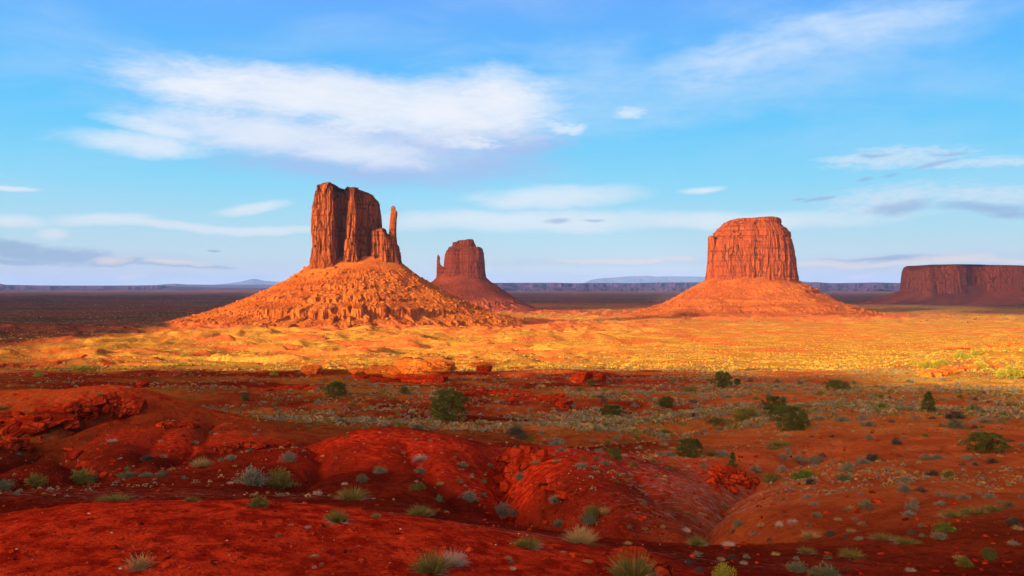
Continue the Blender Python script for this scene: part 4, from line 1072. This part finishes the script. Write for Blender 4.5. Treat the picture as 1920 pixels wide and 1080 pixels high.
BANK = {}
def bank(kind, small):
    """mesh sets for a kind of plant: list of variants, each a list of (part name, mesh)"""
    key = (kind, small)
    if key in BANK: return BANK[key]
    outv = []
    nm = dict(sage='sagebrush', greygreen='saltbush', dark='bush', green='green_bush', olive='olive_bush', yellow='yellow_bush', straw='grass_tuft', greengrass='grass_tuft', mixed='grass_tuft', pale='dry_grass',
              dry='tumbleweed', juniper='juniper_tree', conejuniper='juniper_tree', dead='dead_bush')[kind]
    for v in range(2 if small else 4):
        rng = np.random.default_rng(1000 + 17 * v + sum(map(ord, kind)) + (500 if small else 0))
        k = .45 if small else 1
        if kind in ('sage', 'greygreen', 'dark'):
            q, st = sprays(rng, int(120 * k), int(13 * (1 if not small else .9)), .44, .085 if small else .075, .013 if small else .0095, lump=.3)
            P = [('foliage', q, M[kind]), ('twigs', st, M['deadwood'])]
        elif kind in ('green', 'olive', 'yellow'):
            q, st = sprays(rng, int(150 * k), 16, .5, .06, .014, lump=.35)
            P = [('foliage', q, M[kind]), ('twigs', st, M['deadwood'])]
        elif kind in ('straw', 'greengrass', 'mixed', 'pale'):
            mt = dict(straw='straw', greengrass='olive', mixed='olive', pale='pale')[kind]
            b1_ = blades(rng, int(560 * k), .66, .0095 if not small else .016, 1.05, .25, .16, 3 if not small else 2)
            b2_ = blades(rng, int(150 * k), .58, .010 if not small else .014, 1.5, .35, .2, 3 if not small else 2, .3)
            P = [('blades', b1_, M[mt]), ('dead_blades', b2_, M['pale' if kind != 'straw' else 'olive'])]
        elif kind == 'dry':
            P = [('twigs', twigs_ball(rng, int(210 * k)), M['straw']), ('stems', twigs_ball(rng, int(60 * k), .4, .5, .010, 3), M['deadwood'])]
        elif kind == 'dead':
            P = [('branches', limbs(rng, 9, 1.0, .45, .018, .18), M['deadwood']), ('twigs', twigs_ball(rng, 60, .5, .9, .007), M['deadwood'])]
        elif kind == 'juniper':
            hg = .82
            lb = rng.uniform(.7, 1.12, 40)
            sh = lambda h: (1 - max(0, (h - .45) / .62) ** 2.0) ** .5 * min(1, .62 + h * 1.1) * lb[rng.integers(40)]
            P = [('crown', crown(rng, 115 if not small else 60, 55 if not small else 34, hg * .92, sh, .036 if not small else .06, .078, .03), M['juniper']), ('trunk', limbs(rng, 9, hg, .30, .03), M['bark'])]
        else:
            hg = 1.25
            sh = lambda h: max(.1, 1 - h ** 1.6)
            P = [('crown', crown(rng, 110 if not small else 55, 50 if not small else 30, hg, sh, .05, .11, .04), M['green' if v % 2 else 'juniper']), ('trunk', limbs(rng, 5, hg, .2, .03), M['bark'])]
        if small:
            Q = np.concatenate([p[1] for p in P]); V, Fq = quads_to([Q])
            mi = np.concatenate([np.full(len(p[1]), i) for i, p in enumerate(P)])
            outv.append([(nm, mesh_np(nm, V, Fq, [p[2] for p in P], smooth=False, midx=mi))])
        else:
            outv.append([(p[0], mesh_np(p[0], *quads_to([p[1]]), [p[2]], smooth=False)) for p in P])
    BANK[key] = (nm, outv)
    return BANK[key]

prng = random.Random(4)
GROUPS = dict(sage='grey sagebrush on the red ground', greygreen='grey-green saltbushes', dark='dark twiggy bushes', green='green bushes', olive='olive bushes', yellow='yellow-green bushes in the sun', straw='straw grass clumps',
              greengrass='green grass clumps', mixed='green and dry grass clumps', pale='pale dry grass clumps', dry='dry tumbleweeds', juniper='junipers', conejuniper='junipers', dead='dead bushes')
CATS = dict(sage='sagebrush', greygreen='bush', dark='bush', green='bush', olive='bush', yellow='bush', straw='grass clump', greengrass='grass clump', mixed='grass clump', pale='grass clump', dry='tumbleweed', juniper='juniper', conejuniper='juniper', dead='dead bush')
PLACED = []
def plant(kind, px, py, wpx, hs=1.0, label=None, P=None):
    if P is None: P = hit([(px, py)])[0]
    wpx *= 1.02 if kind in ('straw', 'mixed', 'pale', 'greengrass', 'dry') else 1.0 if 'juniper' in kind else 1.1
    small = wpx < 24 and kind not in ('juniper', 'conejuniper')
    nm, vs = bank(kind, small)
    parts = vs[prng.randrange(len(vs))]
    s = wpx / F * P[1]
    sc = (s * prng.uniform(.92, 1.08), s * prng.uniform(.85, 1.1), s * hs * prng.uniform(.9, 1.1)); rz = prng.uniform(0, 6.28)
    if small:
        o = bpy.data.objects.new(nm, parts[0][1]); col.objects.link(o)
    else:
        o = bpy.data.objects.new(nm, None); col.objects.link(o); o.empty_display_size = .3
        for (pn, me) in parts:
            c = bpy.data.objects.new(pn, me); col.objects.link(c); c.parent = o
    o.location = (P[0], P[1], P[2] - .03 * s); o.scale = sc; o.rotation_euler = (0, 0, rz)
    o['category'] = CATS[kind]; o['group'] = GROUPS[kind]
    PLACED.append([o, kind, px, py, wpx, label])
    return o

PLANTS = '''juniper 839 787 76 1;juniper 631 744 36 .95;juniper 1355 727 38 1;juniper 1453 780 46 1;juniper 1483 806 72 .8;conejuniper 1741 772 30 .95;juniper 1849 846 84 .52;conejuniper 1374 877 22 1;juniper 1293 858 50 .95;
juniper 1249 762 32 .8;juniper 1147 781 42 .7;juniper 1108 724 16 1;juniper 1153 862 30 1;juniper 1570 730 55 .45;juniper 1382 722 15 1.1;juniper 1855 1050 26 1;juniper 458 751 18 .9;juniper 758 739 18 .9;
dry 261 1066 60 1.05;mixed 808 1074 84 .95;pale 850 1060 50 1;mixed 988 1026 60 .6;straw 1090 1018 58 .95;mixed 1187 1086 90 1.0;straw 1102 1055 18 .6;straw 1055 1037 14 .6;
greengrass 212 940 64 .45;greengrass 360 940 32 .5;olive 483 950 36 1;mixed 631 977 48 .85;sage 473 909 64 .9;olive 525 913 50 1;sage 542 865 30 1.1;straw 377 875 38 .9;greygreen 240 897 32 .85;greygreen 274 893 24 .7;greygreen 303 893 28 .8;
olive 150 905 50 .7;greygreen 176 904 30 .8;olive 69 909 40 .8;greygreen 8 917 40 .9;dark 277 863 28 .8;sage 365 833 16 .8;sage 432 862 22 .9;sage 415 866 14 .9;pale 595 928 16 1;pale 30 834 20 .8;straw 187 742 14 1;straw 167 775 24 1;straw 5 767 16 1.1;pale 211 829 18 .7;
olive 660 762 20 .7;sage 595 760 14 .8;sage 610 756 12 .9;pale 788 863 28 .7;greygreen 866 875 22 .8;greygreen 790 889 25 .9;greygreen 711 887 28 .9;greygreen 678 904 24 1;olive 782 917 28 .8;greygreen 823 940 20 1;sage 880 938 36 .8;greygreen 906 906 16 1;sage 906 930 16 .8;greygreen 918 875 16 .8;
greengrass 660 936 58 .7;mixed 705 971 20 .9;mixed 788 967 54 .75;sage 939 967 46 .9;greygreen 967 967 22 .9;greygreen 1106 981 40 .85;olive 1112 963 34 .8;straw 1134 963 18 1.3;greygreen 1049 985 26 .8;sage 1041 942 22 1.2;sage 975 900 22 1.2;
sage 1045 836 36 .8;sage 1051 847 18 .8;dark 967 815 36 .9;dark 978 822 26 .8;olive 994 826 18 .8;sage 1090 875 24 .7;straw 1045 867 20 .6;sage 1114 879 16 .8;olive 1187 873 20 .7;greygreen 786 804 40 .4;greygreen 861 904 16 .8;olive 1187 873 18 .6;
olive 1403 787 58 .6;olive 1337 792 40 .5;greengrass 1340 854 44 .5;sage 1355 857 28 .9;sage 1416 883 26 .85;greygreen 1791 803 42 .9;dark 1791 785 44 .7;greygreen 1824 774 32 1.1;sage 1845 793 36 .7;straw 1887 760 36 .7;
sage 1814 862 22 .8;dark 1860 868 28 .7;dark 1680 833 26 1;sage 1630 824 20 1.1;sage 1628 799 30 .7;sage 1616 789 24 .9;dark 1637 864 38 .7;sage 1591 883 28 1;sage 1618 870 26 .9;sage 1530 872 32 1;sage 1499 867 26 1;
greygreen 1580 901 28 .9;green 1507 898 52 .6;olive 1449 904 38 .8;sage 1466 885 20 1.3;dark 1520 907 34 .6;sage 1738 862 28 .7;sage 1757 860 24 .7;dark 1749 891 28 .8;olive 1778 893 28 .6;sage 1697 906 30 .9;sage 1695 923 28 1;dark 1728 922 24 .7;
greygreen 1624 953 28 1.1;sage 1715 946 20 1.1;sage 1710 956 30 .8;dry 1591 956 24 .8;sage 1705 968 26 .7;sage 1760 929 16 .9;sage 1778 933 20 .9;sage 1807 937 26 .8;sage 1855 935 22 .9;sage 1874 945 16 .8;greygreen 1891 950 24 .9;sage 1762 947 20 .8;
dark 1899 985 30 1.1;green 1772 997 38 .8;sage 1760 1010 30 .8;greygreen 1532 969 24 .7;greygreen 1385 987 22 1.1;straw 1522 1010 44 .7;dark 1557 1006 22 .8;mixed 1307 1022 40 .8;mixed 1512 1037 30 .8;greengrass 1597 1045 44 .7;dark 1374 1049 20 1;
greygreen 1497 1071 42 .8;greygreen 1549 1083 56 .8;yellow 1355 1084 44 .95;olive 1808 1062 26 1.1;sage 1618 985 20 .7;dark 1291 1058 18 1;dark 1312 1073 20 1;pale 1366 1024 24 .7;sage 1562 924 16 .7;sage 1514 935 20 .8;dark 1442 1015 14 .8;
greengrass 1828 962 60 .35;greengrass 1790 968 50 .35;greengrass 1862 956 44 .35;greengrass 1660 1012 50 .35;greengrass 1700 1018 50 .35;olive 1645 745 26 .6;olive 1290 735 30 .6;green 1653 767 22 .9;olive 1627 762 28 .6;
straw 1470 817 30 .4;greengrass 1462 835 44 .4;greengrass 1446 842 30 .4;sage 1578 790 30 .7;sage 1539 787 28 .5;dark 1265 790 14 .8;olive 1205 792 30 .5;greengrass 1235 795 26 .4;sage 1243 828 18 .9;olive 1245 812 22 .6;
yellow 1893 708 44 .9;yellow 1837 692 28 .9;yellow 1737 688 34 .6;yellow 1765 684 30 .7;yellow 1710 684 20 .6;yellow 1803 672 28 .8;yellow 1830 665 22 .7;yellow 70 706 18 1;yellow 155 696 34 .6;yellow 139 690 20 .6;yellow 336 688 11 1.6;yellow 345 668 14 1;yellow 514 703 16 1;dead 1274 759 16 1.5;dead 880 806 22 .5;dead 1424 824 12 1;
sage 720 800 16 .6;sage 470 846 16 .8;dark 640 792 18 .7;sage 563 700 10 1;sage 1440 740 18 .7;sage 1390 745 20 .7;sage 1470 748 18 .8;dark 1500 722 20 .6;dark 1405 716 16 .7;sage 1895 880 14 .8;dark 1560 820 14 .8;sage 1470 862 20 1.2;sage 1478 850 16 1.2'''
items = []
for r_ in PLANTS.replace('\n', '').split(';'):
    a = r_.split(); items.append((a[0], float(a[1]), float(a[2]), float(a[3]), float(a[4])))
hp = hit([(i[1], min(i[2], 1130)) for i in items])
for it, P in zip(items, hp): plant(it[0], it[1], it[2], it[3], it[4], None, P)

# ---- a label that singles each plant out: look + landmark + direction
LAND = [('the big round juniper', 839, 760), ('the boulders on the middle mound', 985, 858), ('the rocky pit', 1370, 905), ('the largest sunlit rock cap', 790, 695), ('the broken left ledge', 110, 790), ('the squarish capstone', 254, 752),
        ('the wide dark green juniper pair', 1475, 785), ('the spreading low juniper', 1849, 833), ('the dry tumbleweed', 261, 1045), ('the straw grass dome', 1090, 1000), ('the two-toned clump at the bottom edge', 815, 1055),
        ('the bright green bush by the pit', 1507, 886), ('the small conical juniper', 1741, 758), ('the saddle between the mounds', 480, 905), ('the yellow bush at the right edge', 1893, 692), ('the rounded olive juniper left of the pit', 1293, 840),
        ('the tall dark bush at lower right', 1855, 1036), ('the two-tone bush at lower right', 1772, 985), ('the wide sage at bottom right', 1549, 1062), ('the left gully', 170, 890), ('the first small juniper', 631, 732), ('the red slabs at lower centre', 1215, 1050)]
NOUN = dict(sage='grey sagebrush', greygreen='grey-green bush', dark='dark twiggy bush', green='bright green bush', olive='olive bush', yellow='sunlit yellow-green bush', straw='straw-coloured grass clump', greengrass='low green grass clump', mixed='green and dry grass clump',
            pale='pale dry grass clump', dry='dry twiggy tumbleweed', juniper='dark green juniper', conejuniper='dark conical juniper', dead='bare dead bush')
def direction(dx, dy):
    h = 'right of' if dx > 0 else 'left of'; v = 'below' if dy > 0 else 'above'
    if abs(dx) > 2.2 * abs(dy): return h
    if abs(dy) > 2.2 * abs(dx): return v
    return v + ' and ' + h
SPECIAL = {(839, 787): 'big round dark green juniper standing alone at the centre', (1483, 806): 'wide dark green juniper, lower of the pair on the right slope', (1453, 780): 'olive-green juniper behind the wide one on the right slope',
           (1849, 846): 'low spreading juniper with two lobes near the right edge', (261, 1066): 'dry twiggy tumbleweed on the nearest red mound', (1090, 1018): 'tall dome of straw-coloured grass on the lip of the near slope',
           (812, 1080): 'large green and dry clump at the bottom edge, left of centre', (852, 1063): 'pinkish dry grass clump touching the large green clump', (1741, 772): 'small conical dark juniper alone on the right slope', (1293, 858): 'rounded olive juniper left of the rocky pit',
           (1893, 708): 'round yellow-green bush in sunlight at the right edge', (1507, 898): 'bright green low bush right of the rocky pit', (631, 744): 'small dark juniper left of the big round one', (1187, 1092): 'big spiky grass clump cut by the bottom edge at centre'}
lab = {}
for rec in PLACED:
    o, kind, px, py, wp_, _ = rec
    if (int(px), int(py)) in SPECIAL: o['label'] = SPECIAL[(int(px), int(py))]; continue
    cyy = py - wp_ * .3
    L = min(LAND, key=lambda l: math.hypot((l[1] - px), (l[2] - cyy) * 1.3) + (1e4 if math.hypot(l[1] - px, l[2] - cyy) < 8 else 0))
    d = math.hypot(L[1] - px, L[2] - cyy)
    adv = 'just ' if d < 45 else ('' if d < 120 else 'well ')
    size = 'tiny ' if wp_ < 17 else 'small ' if wp_ < 25 else '' if wp_ < 40 else 'large '
    s = f"{size}{NOUN[kind]} {adv}{direction(px - L[1], cyy - L[2])} {L[0]}"
    lab.setdefault(s, []).append((rec, d))
ORD = ['nearer', 'farther', 'farthest', 'outermost']
def fit(q):
    for a, b in ((' twiggy', ''), ('-coloured', ''), (' clump', ''), (' nearest to it', ' nearest'), ('the bottom edge', 'bottom'), ('dark green juniper', 'juniper'), ('on the middle mound', 'there'), (' and ', ' ')):
        if len(q.split()) <= 16: break
        q = q.replace(a, b)
    return q
for s, lst in lab.items():
    lst.sort(key=lambda q: q[1])
    if len(lst) == 1: lst[0][0][0]['label'] = fit(s); continue
    for i, (rec, d) in enumerate(lst):
        nm_ = ['nearest to it', 'second nearest to it', 'third nearest to it', 'fourth nearest to it', 'fifth nearest to it', 'sixth nearest to it', 'seventh nearest to it'][min(i, 6)]
        rec[0]['label'] = fit(s + ', ' + nm_)

# ---- many alike small bushes on the slopes
rngp = np.random.default_rng(77)
cand = []
zones = [('on the dense right slope', 1060, 1920, 712, 800, 130, ('sage', 'sage', 'sage', 'greygreen', 'olive', 'dark'), (9, 19)),
         ('on the open right slope', 1420, 1920, 800, 940, 42, ('sage', 'sage', 'dark', 'olive', 'straw'), (8, 15)),
         ('on the lower right slope', 1280, 1920, 940, 1075, 44, ('sage', 'greygreen', 'dark', 'straw', 'pale'), (9, 16)),
         ('in the hollow right of the middle mound', 1000, 1340, 790, 880, 46, ('sage', 'sage', 'greygreen', 'olive', 'straw'), (9, 20)),
         ('on the flats behind the middle mound', 480, 1060, 722, 800, 60, ('sage', 'greygreen', 'olive', 'straw'), (7, 14)),
         ('on the mounds at the left', 20, 700, 700, 930, 40, ('sage', 'pale', 'greygreen', 'straw'), (6, 12)),
         ('across the near slope', 500, 1300, 880, 1070, 26, ('straw', 'pale', 'greygreen'), (6, 12))]
NEARTXT = dict(sage='small grey sagebrush scattered', greygreen='small grey-green bush scattered', dark='small dark bush scattered', olive='small olive bush scattered', straw='small straw tuft scattered', pale='tiny pale dry tuft scattered')
pp = []
for (txt, x0, x1, y0, y1, n, kinds, sz) in zones:
    for _ in range(n):
        px, py = rngp.uniform(x0, x1), rngp.uniform(y0, y1)
        pp.append((txt, kinds[rngp.integers(len(kinds))], px, py, 1.2 * rngp.uniform(*sz) * (.75 + .5 * (py - 700) / 380)))
hp = hit([(p_[2], p_[3]) for p_ in pp])
for (txt, kind, px, py, wpx), P in zip(pp, hp):
    if any(abs(px - q[2]) < (q[4] + wpx) * .45 and abs(py - q[3]) < 9 for q in PLACED[:len(items)]): continue
    if P[1] > 330: continue
    if 600 < px < 900 and 800 < py < 860: continue
    o = plant(kind, px, py, wpx, .85, None, P)
    o['label'] = NEARTXT[kind] + ' ' + txt; o['group'] = GROUPS[kind] + ' ' + txt

# ---- uncountable scrub out to the buttes
def scrub(name, n, d0, d1, seed, mats, size, nq=9, thr=-.1, pxr=(-200, 2120), label='', mixw=(.5, .3, .2), hr=.6, xdens=None, leafk=.38):
    rng = np.random.default_rng(seed)
    N_ = n * 3
    D = np.exp(rng.uniform(math.log(d0), math.log(d1), N_)); px = rng.uniform(pxr[0], pxr[1], N_); x = X(px, D)
    keep = fbm(x / 26, D / 20, seed, 4) + .9 * fbm(x / 6, D / 6, seed + 1, 2) > thr + rng.uniform(-.25, .25, N_)
    for (bx, by, br) in BUTTES: keep &= np.hypot(x - bx, D - by) > br * rng.uniform(.70, .95, N_)
    if xdens: keep &= xdens(px, D, rng)
    x = x[keep][:n]; D = D[keep][:n]; m = len(x)
    z = H(x, D); s = size[0] + (size[1] - size[0]) * rng.random(m) ** 2.5
    u = rng.normal(size=(m, nq, 3)); u /= np.linalg.norm(u, axis=2)[..., None]; u[..., 2] = np.abs(u[..., 2])
    c = u * .36
    d = u + rng.normal(size=(m, nq, 3)) * .4; d /= np.linalg.norm(d, axis=2)[..., None]
    sv = np.cross(d, rng.normal(size=(m, nq, 3))); sv /= np.linalg.norm(sv, axis=2)[..., None]
    q = np.stack([c - sv * leafk * .6, c + sv * leafk * .6, c + d * leafk + sv * leafk * .4, c + d * leafk - sv * leafk * .4], 2)
    q[..., 2] = np.maximum(q[..., 2], -.05) * hr * 1.6
    q = q * s[:, None, None, None] + np.stack([x, D, z], -1)[:, None, None]
    mi = np.repeat(rng.choice(len(mats), m, p=mixw), nq)
    o = link(name, mesh_np(name, *quads_to([q.reshape(-1, 4, 3)]), [M[a] for a in mats], smooth=False, midx=mi))
    return tag(o, label, 'scrub', kind='stuff')
M['plainscrub'] = leaf_material('plain_scrub', (.50, .27, .035), (.72, .42, .06), .1)
M['plainscrub2'] = leaf_material('plain_scrub_green', (.19, .145, .025), (.34, .25, .05), .1)
scrub('scrub', 60000, 260, 1500, 301, ('plainscrub', 'plainscrub2', 'greygreen'), (.35, 1.25), 7, .0, label='low straw and grey scrub covering the sunlit plain', mixw=(.42, .42, .16))
scrub('scrub', 40000, 70, 300, 302, ('sage', 'olive', 'straw'), (.16, .75), 12, .02, label='low grey and olive scrub on the shaded flats', mixw=(.5, .25, .25), leafk=.26,
      xdens=lambda px, D, rng: rng.random(len(px)) < np.interp(px, [0, 500, 1000, 1150, 1700, 1920], [.12, .22, .35, 1, .8, .5]))
scrub('scrub', 6500, 25, 80, 303, ('sage', 'olive', 'straw'), (.05, .24), 12, .08, label='thin dry weeds growing across the near slopes', mixw=(.4, .2, .4), leafk=.30,
      xdens=lambda px, D, rng: rng.random(len(px)) < np.interp(px, [0, 500, 1000, 1150, 1500, 1920], [.10, .12, .2, .7, 1, 1]))
scrub('scrub', 15000, 1700, 5200, 304, ('greygreen', 'dark', 'olive'), (2.0, 6.0), 6, -.1, label='dark scrub dotting the far valley floor', mixw=(.4, .4, .2), hr=.35)
# ------------------------------------------------------------------ haze
def haze(dens):
    s = 52000.
    V = [(x, y, z) for x in (-s, s) for y in (-s, s) for z in (-115, 440)]
    Fq = [(0, 1, 3, 2), (4, 6, 7, 5), (0, 4, 5, 1), (2, 3, 7, 6), (0, 2, 6, 4), (1, 5, 7, 3)]
    m = bpy.data.materials.new('haze'); m.use_nodes = True
    t = NT(m.node_tree); o = t.add('ShaderNodeOutputMaterial'); p = t.add('ShaderNodeVolumePrincipled')
    p.inputs['Color'].default_value = (.22, .42, 1, 1); p.inputs['Density'].default_value = dens; p.inputs['Anisotropy'].default_value = .0
    t.l.new(p.outputs[0], o.inputs['Volume'])
    tag(link('haze', mesh_np('haze', V, Fq, [m], smooth=False)), kind='stuff')
haze(2.1e-5)
for o in scene.objects:
    if len(o.get('label', '').split()) > 16: print('LONG', o.name, o['label'])
